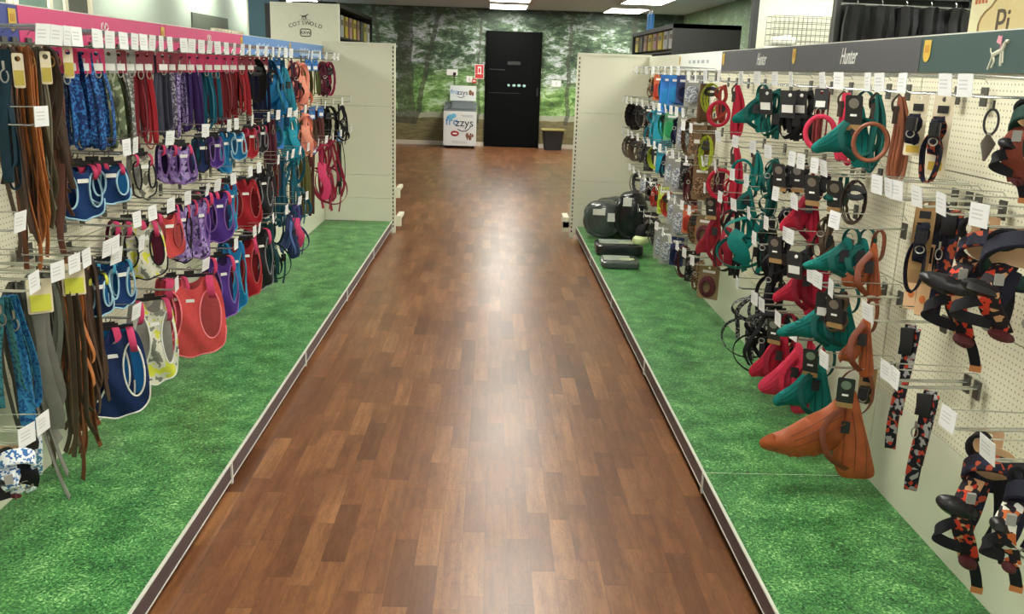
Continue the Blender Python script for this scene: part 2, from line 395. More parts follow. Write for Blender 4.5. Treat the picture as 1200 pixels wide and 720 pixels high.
# ------------------------------------------------------------------ gondola bays
GRASS = grass_mat(); PEG = peg_mat()
NAVYH = plain('navy_header', (52, 66, 140), .45); PINKH = plain('pink_header', (214, 62, 122), .45); BLUEH = plain('blue_header', (88, 140, 205), .45)
GREENH = plain('dark_green_header', (44, 70, 68), .45); GREYH = plain('charcoal_header', (70, 70, 74), .45); WHITEH = plain('white_header', (228, 230, 224), .45)
ORD = 'zeroth first second third fourth fifth sixth seventh eighth ninth tenth eleventh twelfth thirteenth fourteenth fifteenth sixteenth seventeenth eighteenth nineteenth twentieth'.split()
def ordn(i):
    if i <= 20: return ORD[i]
    if i < 30: return 'twenty-'+ORD[i-20]
    if i == 30: return 'thirtieth'
    return 'thirty-'+ORD[i-30]
def bay(side, i, hm, hname, emblem):
    y0 = Y0+i*BAY; y1 = y0+BAY; s = 1 if side == 'left' else -1
    W = WL if s == 1 else WR; E = EL if s == 1 else ER
    t = thing('shelving_bay', ((W+E)/2, (y0+y1)/2, 0))
    t['label'] = '%s pegboard bay with grass printed base and %s, %s from camera' % (side, hname, ORD[i+1]); t['category'] = 'shop shelving'
    t['group'] = 'shelving bays along the %s' % side
    ox, oy = t.location.x, t.location.y
    def B(xa, xb, ya, yb, za, zb): return MB().bounds(min(xa, xb)-ox, max(xa, xb)-ox, ya-oy, yb-oy, za, zb)
    gp = 0. if s == 1 else .0018
    deck = B(W, E-s*.004, y0+gp, y1-gp, ZB-.02, ZB).build('base_shelf', GRASS, t, 'grass printed base shelf', smooth=False)
    B(W, E, y0, y1, ZB-.022, ZB-.0006).build('shelf_edge', ALU, deck, smooth=False)
    st = B(E-s*.001, E+s*.004, y0+.004, y1-.004, ZS+.004, ZB-.004).build('edge_strip', SATIN, t, 'dark price strip along the base', smooth=False)
    B(E-s*.006, E+s*.006, y0, y1, ZS, ZS+.003).bounds(min(E, E+s*.006)-ox, max(E, E+s*.006)-ox, y0-oy, y1-oy, ZB-.004, ZB+.001).build('strip_lip', ALU, st, smooth=False)
    MB().bounds(min(E, E+s*.009)-ox, max(E, E+s*.009)-ox, y1-.012-oy, y1-.0005-oy, ZS-.012, ZB).build('shelf_bracket', ALU, t, smooth=False)
    B(E-s*.075, E-s*.06, y0, y1, 0, ZB-.022).build('plinth', BLK, t, smooth=False)
    B(W-s*.02, W, y0+.002, y1-.002, 0, PEG0-.003).build('kick_panel', CREAM, t, smooth=False)
    for za, zb in ((PEG0, .8), (.803, 1.18), (1.183, TOPH-.02)):
        B(W-s*.018, W-s*.001, y0+.003, y1-.003, za, zb).build('pegboard_panel', PEG, t, smooth=False)
    B(W-s*.05, W-s*.004, y1-.031, y1-.001, 0, TOPH-.01).build('upright', CREAM, t, smooth=False)
    hd = B(W+s*.004, W+s*.016, y0+.002, y1-.002, 1.455, TOPH).build('header', hm, t, hname, smooth=False)
    MB().bounds(min(W, W+s*.012)-ox, max(W, W+s*.012)-ox, y0-oy, y1-oy, TOPH, TOPH+.004).build('header_cap', ALU, t, smooth=False)
    # local frame on the header face: r runs to the reader's right
    face = W+s*.0165-ox; rt = Vector((0, s, 0))*1.0
    def at(yy, zz): return Vector((face+s*.0008, yy-oy, zz))
    rr = Vector((0, 1, 0)) if s == 1 else Vector((0, -1, 0))
    if emblem == 'knot':
        mb = MB(); c = at(y0+.62, 1.508)
        for a in range(4):
            d = Vector((0, math.cos(a*PI/2+PI/4), math.sin(a*PI/2+PI/4)))
            e = Vector((0, -d.z, d.y))
            mb.tube([c+d*.006+e*.004, c+d*.030+e*.014, c+d*.036, c+d*.030-e*.014, c+d*.006-e*.004], .0022, 5)
        mb.build('emblem', WHITE, hd, 'white looped knot emblem')
    if emblem == 'words':
        for k in range(2):
            mb = MB()
            for j in range(9): mb.box(at(y0+.3+k*.5+j*.036, 1.495), (.001, .022, .04+.012*((j*7) % 3)))
            mb.build('lettering', plain('pale_lettering', (190, 212, 235), .5), hd, 'blurred pale lettering')
    if emblem in ('script', 'script2'):
        MB().text('Hunter', .085, at(y0+(.58 if emblem == 'script' else .45), 1.508), rr, (0, 0, 1), .0006, .35, sx=.62).build('lettering', WHITE, hd, 'white script lettering')
    if emblem == 'dog':
        c = at(y0+.96-.16, 1.502); mb = MB()
        P = lambda a, b: c+rr*a+Vector((0, 0, b))
        mb.tube(smooth([P(-.028, -.002), P(-.008, .004), P(.012, .010), P(.022, .024)]), .0062, 6)     # body and neck
        mb.tube([P(.020, .024), P(.030, .032), P(.038, .030)], .005, 6)                                 # head
        mb.tube(smooth([P(-.026, -.002), P(-.018, -.018), P(-.026, -.034)]), .003, 5); mb.tube(smooth([P(-.03, -.004), P(-.036, -.02), P(-.044, -.038)]), .0028, 5)
        mb.tube(smooth([P(.010, .006), P(.012, -.014), P(.016, -.030)]), .0028, 5); mb.tube(smooth([P(.016, .010), P(.022, -.008), P(.024, -.022)]), .0025, 5)
        mb.tube(smooth([P(-.028, 0), P(-.04, .006), P(-.044, .016)]), .002, 5)
        mb.build('emblem', plain('pale_figure', (205, 205, 185), .5), hd, 'pale line drawing of a prancing dog')
        MB().tube([P(.004, .012), P(.002, .046)], .0018, 5).box(P(-.008, .036), (.0012, .02, .018), 0, .3).build('flag', plain('dusty_pink', (205, 140, 150), .5), hd, 'small pink flag above the dog')
    if emblem == 'plainwords':
        mb = MB()
        for j in range(5): mb.box(at(y0+.35+j*.13, 1.508), (.001, .05+.03*(j % 2), .02))
        mb.build('lettering', plain('grey_lettering', (150, 160, 170), .5), hd, 'grey blurred lettering')
    # yellow shield shaped sticker at the bay joint
    if emblem != 'none':
        c = at(y1-.035 if s == 1 else y1-.045, 1.515); o_ = []
        for k in range(13):
            a = PI+PI*k/12; o_.append((.022*math.cos(a), -.004+.026*math.sin(a)))
        o_ += [(.022, .034), (-.022, .034)]
        mb = MB(); mb.panel(o_, [], lambda x, z: c+Vector((0, x, z)), .0, .03)
        mb.v = [v+Vector((s*.001*(k >= len(mb.v)//2), 0, 0)) for k, v in enumerate(mb.v)]
        st_ = mb.build('sticker', YEL, hd, 'yellow shield sticker at the joint')
        MB().box(c+Vector((s*.0016, 0, .008)), (.0008, .026, .022)).build('print', plain('ochre_print', (190, 140, 40), .5), st_)
    return t
for i in range(6):
    bay('left', i, [NAVYH, NAVYH, PINKH, PINKH, BLUEH, BLUEH][i], ['navy header', 'navy header', 'pink header', 'pink header', 'blue header', 'blue header'][i], ['none', 'plainb', 'knot', 'knot', 'words', 'words'][i])
    bay('right', i, [GREENH, GREENH, GREYH, GREYH, WHITEH, WHITEH][i] if i < 5 else CREAM, ['dark green header', 'dark green header', 'charcoal header', 'charcoal header', 'white header', 'cream header'][i], ['none', 'dog', 'script', 'script2', 'plainwords', 'none'][i])
# end bays standing across the run
def end_bay(side):
    s = 1 if side == 'left' else -1; W = WL if s == 1 else WR; E = (EL+.03) if s == 1 else (ER-.06)
    y = YE+.012; hgt = 1.60 if s == 1 else 1.575
    t = thing('end_panel', ((W+E)/2, y, 0)); tag(t, 'cream slotted end panel standing across the far end of the %s shelving' % side, 'shelving end')
    ox = t.location.x
    def B(xa, xb, ya, yb, za, zb): return MB().bounds(min(xa, xb)-ox, max(xa, xb)-ox, ya, yb, za, zb)
    for za, zb in ((.03, .30), (.303, .50), (.503, 1.08), (1.083, hgt-.02)): B(W, E-s*.035, 0, .02, za, zb).build('panel_board', CREAM, t, smooth=False)
    post = B(E-s*.035, E, -.004, .05, 0, hgt).build('slotted_upright', CREAM, t, smooth=False)
    mb = MB()
    k = 0
    while .05+k*.035 < hgt-.04:
        mb.bounds(min(E-s*.022, E-s*.012)-ox, max(E-s*.022, E-s*.012)-ox, -.0052, -.003, .05+k*.035, .05+k*.035+.02); k += 1
    mb.build('slots', plain('slot_dark', (60, 52, 42), .7), post, 'row of dark slots', smooth=False)
    B(W, E, -.006, .056, hgt-.02, hgt).build('top_cap', CREAM, t, smooth=False)
    # shelf ends of the bay behind
    for zz, dp in (((.36, .035), (.11, .045)) if s == 1 else ((.14, .05), (.10, .05))):
        B(E, E+s*dp, .06, .35, zz, zz+.025).bounds(min(E, E+s*(dp+.004))-ox, max(E, E+s*(dp+.004))-ox, .055, .07, zz-.06, zz+.03).build('shelf_end', CREAM, t, smooth=False)
end_bay('left'); end_bay('right')
# ------------------------------------------------------------------ things that hang (local frame: x across, -y towards the viewer, z up, origin where it hangs)
def flat(x, z): return Vector((x, 0, z))
def rect(x0, x1, z0, z1, r=.004):
    o = []
    for cx, cz, a in ((x1-r, z1-r, 0), (x0+r, z1-r, 1), (x0+r, z0+r, 2), (x1-r, z0+r, 3)):
        for k in range(4): o.append((cx+r*math.cos(PI/2*(a+k/3)), cz+r*math.sin(PI/2*(a+k/3))))
    return o
def card(root, w, ztop, h, mat, y=0., name='card', label=None, hole=True):
    hl = [[(.007*math.cos(2*PI*k/10), ztop-.014+.007*math.sin(2*PI*k/10)) for k in range(10)]] if hole else []
    return MB().panel(rect(-w/2, w/2, ztop-h, ztop, .005), hl, lambda x, z: Vector((x, y-.002*math.sin(z*20), z)), .0014, .05).build(name, mat, root, label)
def ellip(cx, cz, rx, rz, n=22): return [(cx+rx*math.cos(2*PI*k/n), cz+rz*math.sin(2*PI*k/n)) for k in range(n)]
def vest(root, Hh, ratio, mat, lining, pipe, straps=None, hang=True):
    """soft mesh harness: shaped front with two large arm holes, lining behind, piping, shoulder straps, plastic hanger"""
    if straps is None: straps = PINKW
    W = Hh*ratio; z0 = -.035; hh = Hh-.03; dp = W*.30; tw = random.uniform(-.12, .12)
    def bul(x, z):
        u = max(-1, min(1, x/(W*.56))); k = (z0-z)/hh
        return Vector((x*(1-.08*u*u)+tw*k*W*.3, -dp*math.sqrt(max(0, 1-u*u*.9))*(.45+.55*math.sin(PI*min(1, .12+k*.75)))+.006*math.sin(x*60+z*35), z+.03*W*u*tw))
    S = [(-.17, -.02), (-.12, -.09), (0, -.13), (.12, -.09), (.17, -.02), (.26, .0), (.36, -.03), (.44, -.18), (.49, -.40), (.51, -.62), (.48, -.84), (.36, -.93), (.18, -.96), (0, -1.), (-.18, -.96), (-.36, -.93), (-.48, -.84), (-.51, -.62), (-.49, -.40), (-.44, -.18), (-.36, -.03), (-.26, .0)]
    P = smooth([Vector((a*W, 0, z0+b*hh)) for a, b in S]+[Vector((S[0][0]*W, 0, z0+S[0][1]*hh))], 3)[:-1]
    out = [(p.x, p.z) for p in P]
    H1 = ellip(-.275*W, z0-.45*hh, .155*W, .31*hh, 26); H2 = ellip(.275*W, z0-.45*hh, .155*W, .31*hh, 26)
    H1 = [(x+.05*W*((z-z0)/hh+.45), z) for x, z in H1]; H2 = [(x-.05*W*((z-z0)/hh+.45), z) for x, z in H2]
    MB().panel(out, [H1, H2], bul, .004, W*.08).build('body', mat, root)
    def back(x, z):
        u = max(-1, min(1, x/(W*.56))); q = bul(x, z); q.y = dp*.6*math.sqrt(max(0, 1-u*u*.9))+.004; return q
    MB().panel([(a*.97, b) for a, b in out], [], back, .004, W*.12).build('lining', lining, root)
    mb = MB()
    for hl in (H1, H2): mb.tube([bul(a, b)+Vector((0, -.001, 0)) for a, b in hl], .0034, 5, True)
    low = [i for i, p in enumerate(out) if p[1] < z0-.6*hh]
    mb.tube([bul(*out[i])+Vector((0, -.001, 0)) for i in low], .0032, 5)
    mb.build('piping', pipe, root)
    for sg in (-1, 1):
        c = sg*.27*W
        pts = [Vector((c, .0, z0+.0*hh)), Vector((c-.01*W*sg, -dp*.8, z0+.0*hh)), Vector((c-.0*W*sg, -dp*1.15, z0-.10*hh)), Vector((c+.02*W*sg, -dp*.95, z0-.22*hh)), Vector((c+.05*W*sg, -dp*.2, z0-.27*hh))]
        MB().ribbon(smooth(pts, 5), .10*W, .003, (1, 0, 0)).build('shoulder_strap', straps, root)
    lb = bul(0, z0-.26*hh); MB().box(lb+Vector((0, -.003, 0)), (.034, .002, .013), 0, .0).build('label', WHITE, root, 'small white sewn label')
    q = MB().ribbon(smooth([(-.44*W, dp*.2, z0-.80*hh), (-.2*W, dp*.75, z0-.86*hh), (.2*W, dp*.75, z0-.88*hh), (.42*W, dp*.2, z0-.82*hh)]), .018, .003, (0, 0, 1)).build('girth_strap', mat, root)
    MB().box((.05*W, dp*.85, z0-.875*hh), (.04, .012, .022)).build('buckle', BLK, q)
    if hang:
        mb = MB().bounds(-.33*W, .33*W, -.004, .004, -.040, -.026).bounds(-.02, .02, -.003, .003, -.03, -.012)
        mb.tube(arc(0, -.004, .008, .008, 10, -.4*PI, 1.2*PI), .0018, 5)
        mb.build('hanger', BLK, root, smooth=False)
def lead(root, L, mat, n=3, w=.02, gap=.018, crd=None, loops=True, spread=.012, clasp=True, leath=False):
    mb = MB(); t = .0028 if not leath else .0034
    for i in range(n):
        ph = random.uniform(-1.35, 1.35); x = (i-(n-1)/2)*spread+random.uniform(-.004, .004); y = random.uniform(-.012, .012)
        l = L*random.uniform(.78, 1.) if i else L
        sw = random.uniform(-.026, .026); d = Vector((math.sin(ph), math.cos(ph), 0)); sd = Vector((math.cos(ph), -math.sin(ph), 0))
        g = gap*random.uniform(.5, 1.3)
        a = Vector((x, y, -.012))
        pts = [a+d*.004, a+d*g*.6+Vector((sw*.2, 0, -l*.2)), a+d*g+Vector((sw, 0, -l*.6)), a+d*g*1.05+Vector((sw, 0, -l*.9)), a+d*g*.45+Vector((sw, 0, -l*.985)), a-d*g*.2+Vector((sw, 0, -l*.985)), a-d*g*.7+Vector((sw, 0, -l*.88)), a-d*g*.8+Vector((sw*.8, 0, -l*.5)), a-d*g*.4+Vector((sw*.2, 0, -l*.2)), a-d*.004]
        mb.ribbon(smooth(pts, 5), w*random.uniform(.7, 1), t, sd)
    mb.build('strap', mat, root)
    if clasp:
        c = Vector((random.uniform(-.01, .01), -.022, -.05-random.uniform(0, .03)))
        k = MB().tube([c+Vector((0, 0, .028)), c+Vector((0, 0, .006))], .0035, 6)
        k.tube([c+Vector((p.x, 0, p.z)) for p in arc(0, -.010, .009, .016, 12, .5*PI, 2.3*PI)], .0022, 5)
        k.build('clasp', plain('nickel_clasp', (170, 168, 160), .3, .9), root)
    if crd is not None:
        c = card(root, .05, .0, .075, crd, -.024)
        MB().box((0, -.0265, -.055), (.034, .001, .022)).build('print', WHITE, c)
def openleads(root, L, mat, n=3, w=.018, bend=0.):
    """leather straps hanging open ended, each pair of strands curling its own way"""
    mb = MB(); n += 2
    for i in range(n):
        ph = random.uniform(-1.2, 1.2); x = (i-(n-1)/2)*.011; l = L*(1 if i == 0 else random.uniform(.62, .98)); sw = random.uniform(-.035, .035) if i else bend
        sd = Vector((math.cos(ph), -math.sin(ph), 0)); y = random.uniform(-.03, .02); bo = random.uniform(-.022, .022); ww = w*random.uniform(.62, .95)
        pts = [Vector((x*.5, y*.4+.004, -.006)), Vector((x+bo*.3, y-.012, -l*.10)), Vector((x+bo, y-.014, -l*.38)), Vector((x+bo*.4+sw*.3, y-.010, -l*.66)), Vector((x+sw*.7-bo*.4, y-.004, -l*.88)), Vector((x+sw*1.2, y+.004, -l))]
        mb.ribbon(smooth(pts, 5), ww, .0035, sd)
        pts = [p+Vector((.003-bo*.9*math.sin(k*.6), .012, .014*k)) for k, p in enumerate(pts)]
        mb.ribbon(smooth(pts, 5), ww, .0035, sd)
    mb.build('strap', mat, root)
    mb = MB()
    for i in range(2):
        x = (i-.5)*.03
        mb.tube([Vector((x, -.018, -.04+p.z)) + Vector((p.x, 0, 0)) for p in arc(0, 0, .008, .013, 12)], .0022, 5, True)
    mb.build('ring', plain('brass_ring', (170, 135, 70), .35, .8), root)
def web(root, Hh, mat, w=.02, ratio=.42, tagm=None, buck=True, pads=None):
    """strap harness: neck loop, girth loop, linking straps"""
    W = Hh*ratio; mb = MB()
    def ring(cz, rx, rz, tilt, y0, jit=.004):
        M = Matrix.Rotation(tilt, 3, 'X') @ Matrix.Rotation(random.uniform(-.25, .25), 3, 'Z')
        pts = [M @ Vector((rx*math.cos(2*PI*k/28), random.uniform(-jit, jit)*.4+.012*math.sin(4*PI*k/28), rz*math.sin(2*PI*k/28)))+Vector((0, y0, cz)) for k in range(28)]
        mb.ribbon(pts, w, .003, M @ Vector((0, 1, 0)), True)
    ring(-.02-Hh*.22, W*.36, Hh*.22, .45, -.01)
    ring(-.02-Hh*.60, W*.50, Hh*.27, -.55, -.02)
    mb.ribbon(smooth([(0, .012, -.012), (.01, .02, -Hh*.35), (-.006, .012, -Hh*.62), (.012, -.005, -Hh*.98)]), w, .003, (1, .2, 0))
    mb.ribbon(smooth([(-.008, -.02, -Hh*.42), (0, -.045, -Hh*.6), (.004, -.03, -Hh*.85)]), w, .003, (1, -.3, 0))
    for k in range(3):
        x = random.uniform(-.3, .3)*W; e = random.uniform(-.25, .25)*W; lo = random.uniform(.7, 1.)
        mb.ribbon(smooth([(x*.2, -.01*k, -.03), (x, -.015-.01*k, -Hh*.3), (x+e, -.02-.01*k, -Hh*lo*.75), (x+e*.6, -.01*k, -Hh*lo)]), w*.85, .003, (math.cos(k*1.3), math.sin(k*1.3), .1))
    mb.ribbon(smooth([(W*.3, -.01, -Hh*.5), (W*.36, -.02, -Hh*.75), (W*.30, -.01, -Hh)]), w*.9, .003, (.8, .5, 0))
    mb.build('strap', mat, root)
    if pads is not None:
        o_ = ellip(0, -Hh*.55, W*.22, Hh*.20, 20)
        MB().ribbon(smooth([(-W*.05, -.03, -Hh*.32), (-W*.12, -.05, -Hh*.48), (W*.06, -.055, -Hh*.66), (W*.02, -.03, -Hh*.84)]), max(w*1.9, W*.3), .008, (1, -.2, .2)).build('chest_pad', pads, root)
    if buck:
        b = MB().box((W*.28, -.03, -Hh*.62), (.03, .012, .042), .4).box((W*.28, -.036, -Hh*.62), (.016, .006, .03), .4).build('buckle', BLK, root)
        MB().tube([Vector((-.004+p.x, -.05, -Hh*.45+p.z)) for p in arc(0, 0, .012, .010, 12)], .0022, 5, True).build('ring', plain('nickel_clasp', (170, 168, 160), .3, .9), root)
    if tagm: hangtag(root, tagm)
def pad(root, Hh, mat, ratio=.8, tagm=None, dark=None):
    """soft padded harness: folded chest wing pushed forward, back panel hanging down, thin strap loop"""
    W = Hh*ratio; k = random.uniform(.62, .95) if ratio < .94 else 1.; dz = random.uniform(-.05, .04)
    def shape(S): return [(p.x, p.z) for p in smooth([Vector((a*W, 0, b*Hh)) for a, b in S]+[Vector((S[0][0]*W, 0, S[0][1]*Hh))], 4)[:-1]]
    lobe = shape([(.0, -.20), (-.12, -.34), (-.36*k, -.52+dz), (-.60*k, -.66+dz), (-.66*k, -.74+dz), (-.58*k, -.81+dz), (-.34, -.82), (-.08, -.80), (.06, -.62), (.10, -.40), (.08, -.24)])
    lb = MB().panel(lobe, [], lambda x, z: Vector((x, x*.45-.02-.012*math.sin(x*38+z*22), z)), .004, W*.07, .09*W).build('chest_wing', mat, root)
    mb = MB()
    for q in (.0, .10, .2): mb.tube(smooth([(-.02*W+q*.4*W, -.03-.085*W, -Hh*(.34+q*.6)), (-.28*W*k, -.03-.21*W, -Hh*(.54+q*.7)-.0), (-.52*W*k, -.28*W-.02, -Hh*(.70+q*.3))]), .0014, 4)
    mb.build('stitching', dark or mat, lb)
    back = shape([(-.02, -.18), (.10, -.20), (.20, -.46), (.32, -.80), (.35, -.96), (.20, -1.0), (.05, -.99), (-.03, -.80), (-.06, -.5)])
    bp = MB().panel(back, [], lambda x, z: Vector((x, .015-.03*math.cos((x-.12*W)/W*4), z)), .004, W*.07, .045*W).build('back_panel', mat, root)
    mb = MB()
    for a in (.06, .16, .25): mb.tube(smooth([(a*W*.6, -.015-.05*W, -Hh*.36), (a*W, -.015-.055*W, -Hh*.62), (a*W*1.15, -.012-.045*W, -Hh*.93)]), .0014, 4)
    mb.build('stitching', dark or mat, bp)
    MB().ribbon([Vector((.10*W+.15*W*math.sin(t), .004*math.sin(3*t), -Hh*.22+Hh*.215*math.cos(t))) for t in [2*PI*i/26 for i in range(26)]], .016, .003, (.5, 1, 0), True).build('neck_strap', dark or mat, root)
    MB().ribbon(smooth([(.05*W, -.03, -Hh*.3), (-.12*W, -.05-.1*W, -Hh*.5), (-.05*W, -.06-.1*W, -Hh*.74), (.12*W, -.04, -Hh*.9)]), .02, .003, (1, .4, 0)).build('girth_strap', dark or mat, root)
    MB().box((.06*W, -.03-.07*W, -Hh*.50), (.026, .01, .038), .2).build('buckle', BLK, root)
    if tagm: hangtag(root, tagm)
def hangtag(root, kind, x=0., y=-.075):
    x += random.uniform(-.015, .015); y += random.uniform(-.01, .01)
    """large shaped brand tag: charcoal board with a silver disc, kraft foot"""
    if kind == 'disc':
        t = MB().panel(rect(-.032+x, .032+x, -.125, -.015, .008), [], lambda a, z: Vector((a, y-(z+.07)*.25, z)), .002, .03).build('hang_tag', CHAR, root, 'charcoal hang tag with silver disc')
        k = [(x+.019*math.cos(2*PI*i/18), -.046+.019*math.sin(2*PI*i/18)) for i in range(18)]
        MB().panel(k, [], lambda a, z: Vector((a, y-(z+.07)*.25-.002, z)), .0014, .02).build('disc', SILVER, t)
        MB().panel(rect(-.032+x, .032+x, -.148, -.126, .006), [], lambda a, z: Vector((a, y-(z+.07)*.25, z)), .003, .03).build('foot', KRAFT, t, 'kraft brown foot of the tag')
        MB().box((x, y-(-.09+.07)*.25-.0015, -.09), (.024, .001, .008)).build('print', WHITE, t)
        t.scale = (.82, 1, .82)
    elif kind == 'white':
        t = MB().panel(rect(-.034+x, .034+x, -.135, -.015, .006), [], lambda a, z: Vector((a, y-(z+.07)*.2, z)), .002, .03).build('hang_tag', CHAR, root, 'black hang tag with white sticker')
        MB().box((x, y+.002, -.095), (.05, .002, .034), 0, .2).build('sticker', WHITE, t)
        MB().ell((x+.012, y-.012, -.035), (.008, .002, .008)).build('disc', WHITE, t)
        t.scale = (.85, 1, .85)
def rope(root, L, mat, ringr=.055, r=.007, strands=3, ringoff=-.05, tagm=None):
    """round rope slip lead: coil ring and long bights"""
    mb = MB()
    M = Matrix.Rotation(.3, 3, 'Z')
    for k in range(2):
        pts = [M @ Vector((ringr*(1-.05*k)*math.cos(2*PI*i/32), .012*k-.02, ringr*1.12*math.sin(2*PI*i/32)))+Vector((ringoff, -.01, -L*.55)) for i in range(32)]
        mb.tube(pts, r, 7, True)
    for i in range(strands):
        x = .012*i+.012; l = L*random.uniform(.82, 1); y = -.01*i
        mb.tube(smooth([(x*.3, y, -.01), (x-.008, y-.01, -l*.4), (x-.012, y-.01, -l*.85), (x, y-.006, -l), (x+.012, y, -l*.85), (x+.008, y+.004, -l*.4), (x*.3+.006, y+.004, -.01)]), r*.9, 7)
    mb.build('rope', mat, root)
    MB().tube([(.004, -.012, -L*.14), (.004, -.012, -L*.14-.05)], r*1.9, 8).build('leather_stop', leather((58, 44, 36)), root, 'dark leather sleeve')
    MB().ribbon(smooth([(0, 0, -.004), (-.012, -.01, -L*.1), (-.004, -.014, -L*.2), (.012, -.01, -L*.1), (.002, 0, -.004)]), .02, .003, (0, 1, 0)).build('loop', leather((70, 52, 40)), root)
    if tagm: hangtag(root, tagm, .02, -.05)
def collar(root, L, mat, crd=None, w=.024, long=False, cw=.052, cl=None):
    """folded collar strapped to a tall card"""
    if crd is not None:
        c = card(root, cw, .004, L*.92, crd, .012)
        MB().box((0, .0105, -L*.80), (cw*.7, .001, L*.10)).build('print', cl or KRAFT, c)
        MB().box((0, .0105, -.036), (cw*.55, .001, .02)).build('barcode', BLK, c)
    mb = MB(); z = -.055
    a = L*.42
    mb.ribbon([Vector((.002+p.x*.0+.006*math.sin(k), -.012-.0+p.x, z-a*.5+p.z)) for k, p in enumerate(arc(0, 0, .016, a*.5, 24))], w, .004, (1, .15, 0), True)
    mb.ribbon([Vector((-.004, -.020+p.x*.7, z-a*.5+p.z*.86)) for p in arc(0, 0, .016, a*.5, 24)], w*.95, .004, (1, -.3, 0), True)
    if long:
        mb.ribbon([Vector((-.006+p.x, -.014+.004*math.sin(i), -L*.70+p.z)) for i, p in enumerate(arc(0, 0, .022, L*.28, 26))], w, .004, (.25, 1, 0), True)
    mb.build('webbing', mat, root)
    b = MB().box((.002, -.034, z-a*.33), (w*1.15, .010, .036)).box((.002, -.040, z-a*.33), (w*.6, .004, .026)).build('buckle', BLK, root)
    MB().tube([Vector((.002+p.x, -.034, z-a*.66+p.z)) for p in arc(0, 0, .011, .010, 12)], .002, 5, True).build('ring', plain('nickel_clasp', (170, 168, 160), .3, .9), root)
def longlead(root, L, mat, w=.026, tip=None):
    """single lead folded lengthwise in one tall narrow loop"""
    mb = MB()
    mb.ribbon([Vector((.006*math.sin(p.z*14), -.006+p.x, -L*.5+p.z)) for p in arc(0, 0, .014, L*.5-.004, 40)], w, .0035, (1, .35, 0), True)
    mb.ribbon([Vector((.012+.008*math.sin(p.z*10), -.018+p.x*.8, -L*.36+p.z)) for p in arc(0, 0, .013, L*.33, 34)], w*.95, .0035, (.8, -.5, 0), True)
    mb.build('webbing', mat, root)
    MB().ribbon([Vector((-.002, -.03, -L*.02)), Vector((.002, -.034, -L*.13)), Vector((.0, -.03, -L*.22))], w*1.2, .012, (1, .2, 0)).build('handle_sleeve', BLK, root)
    c = Vector((-.012, -.030, -L*.36))
    MB().tube([c+Vector((0, 0, .02)), c], .0035, 6).tube([c+Vector((p.x, 0, p.z-.012)) for p in arc(0, 0, .008, .014, 12)], .002, 5, True).build('clasp', plain('nickel_clasp', (170, 168, 160), .3, .9), root)
def coil(root, L, mat, w=.022, r=.05):
    """lead coiled into rings hung over the hook"""
    mb = MB()
    for k in range(4):
        rr_ = r*(1-.06*k); M = Matrix.Rotation(random.uniform(-.5, .5), 3, 'Z')
        pts = [M @ Vector((rr_*math.cos(2*PI*i/30), .004*math.sin(3*i), L*.46*(1-.03*k)*math.sin(2*PI*i/30)))+Vector((0, .008*k-.012, -L*.5)) for i in range(30)]
        mb.ribbon(pts, w, .003, M @ Vector((0, 1, 0)), True)
    mb.build('webbing', mat, root)
    MB().ribbon([Vector((p.x, -.01, p.z-L*.30)) for p in arc(0, 0, r*.75, .016, 14)], .02, .003, (0, 0, 1), True).build('band', CHAR, root)
def packet(root, W, Hh, cm, im, win=True, shape='box'):
    """carded pack with a formed item under a clear window"""
    c = card(root, W, .004, Hh, cm, 0)
    if shape == 'box': b = MB().ell((0, -.016, -Hh*.6), (W*.36, .014, Hh*.28), 14, 8, .6)
    elif shape == 'bone':
        b = MB().ell((0, -.014, -Hh*.6), (W*.12, .011, Hh*.24), 10, 7)
        for sx in (-1, 1):
            for sz in (-1, 1): b.ell((sx*W*.13, -.014, -Hh*.6+sz*Hh*.22), (W*.15, .012, W*.15), 10, 7)
    elif shape == 'boot':
        b = MB().ell((0, -.022, -Hh*.5), (W*.26, .022, Hh*.28), 12, 8, .7).ell((-W*.14, -.026, -Hh*.74), (W*.42, .026, Hh*.13), 12, 8, .7)
    else:
        b = MB()
        for k in range(3): b.tube([Vector((p.x, -.012-.006*k, p.z-Hh*.6)) for p in arc(0, 0, W*(.34-.05*k), Hh*(.28-.04*k), 20)], .008, 6, True)
    b.build('item', im, root)
    MB().box((0, -.0015, -.030), (W*.6, .001, .014)).build('print', WHITE, c)
def clipcone(root, L, mat):
    mb = MB().tube([Vector((p.x, 0, p.z-.055)) for p in arc(0, 0, .016, .030, 20)], .0032, 6, True).tube([(0, 0, -.004), (0, 0, -.026)], .003, 6)
    mb.build('trigger_clip', CHAR, root)
    p = [(-.004, -.085), (.004, -.085), (.017, -L*.72), (.002, -L), (-.002, -L), (-.017, -L*.72)]
    MB().panel(p, [], lambda x, z: Vector((x, .0-.01*math.cos(x*90), z)), .006, .008).build('leather_tip', mat, root, 'grey leather cone tip')
    MB().tube([(0, 0, -.08), (0, 0, -.092)], .006, 8).build('ferrule', plain('nickel_clasp', (170, 168, 160), .3, .9), root)
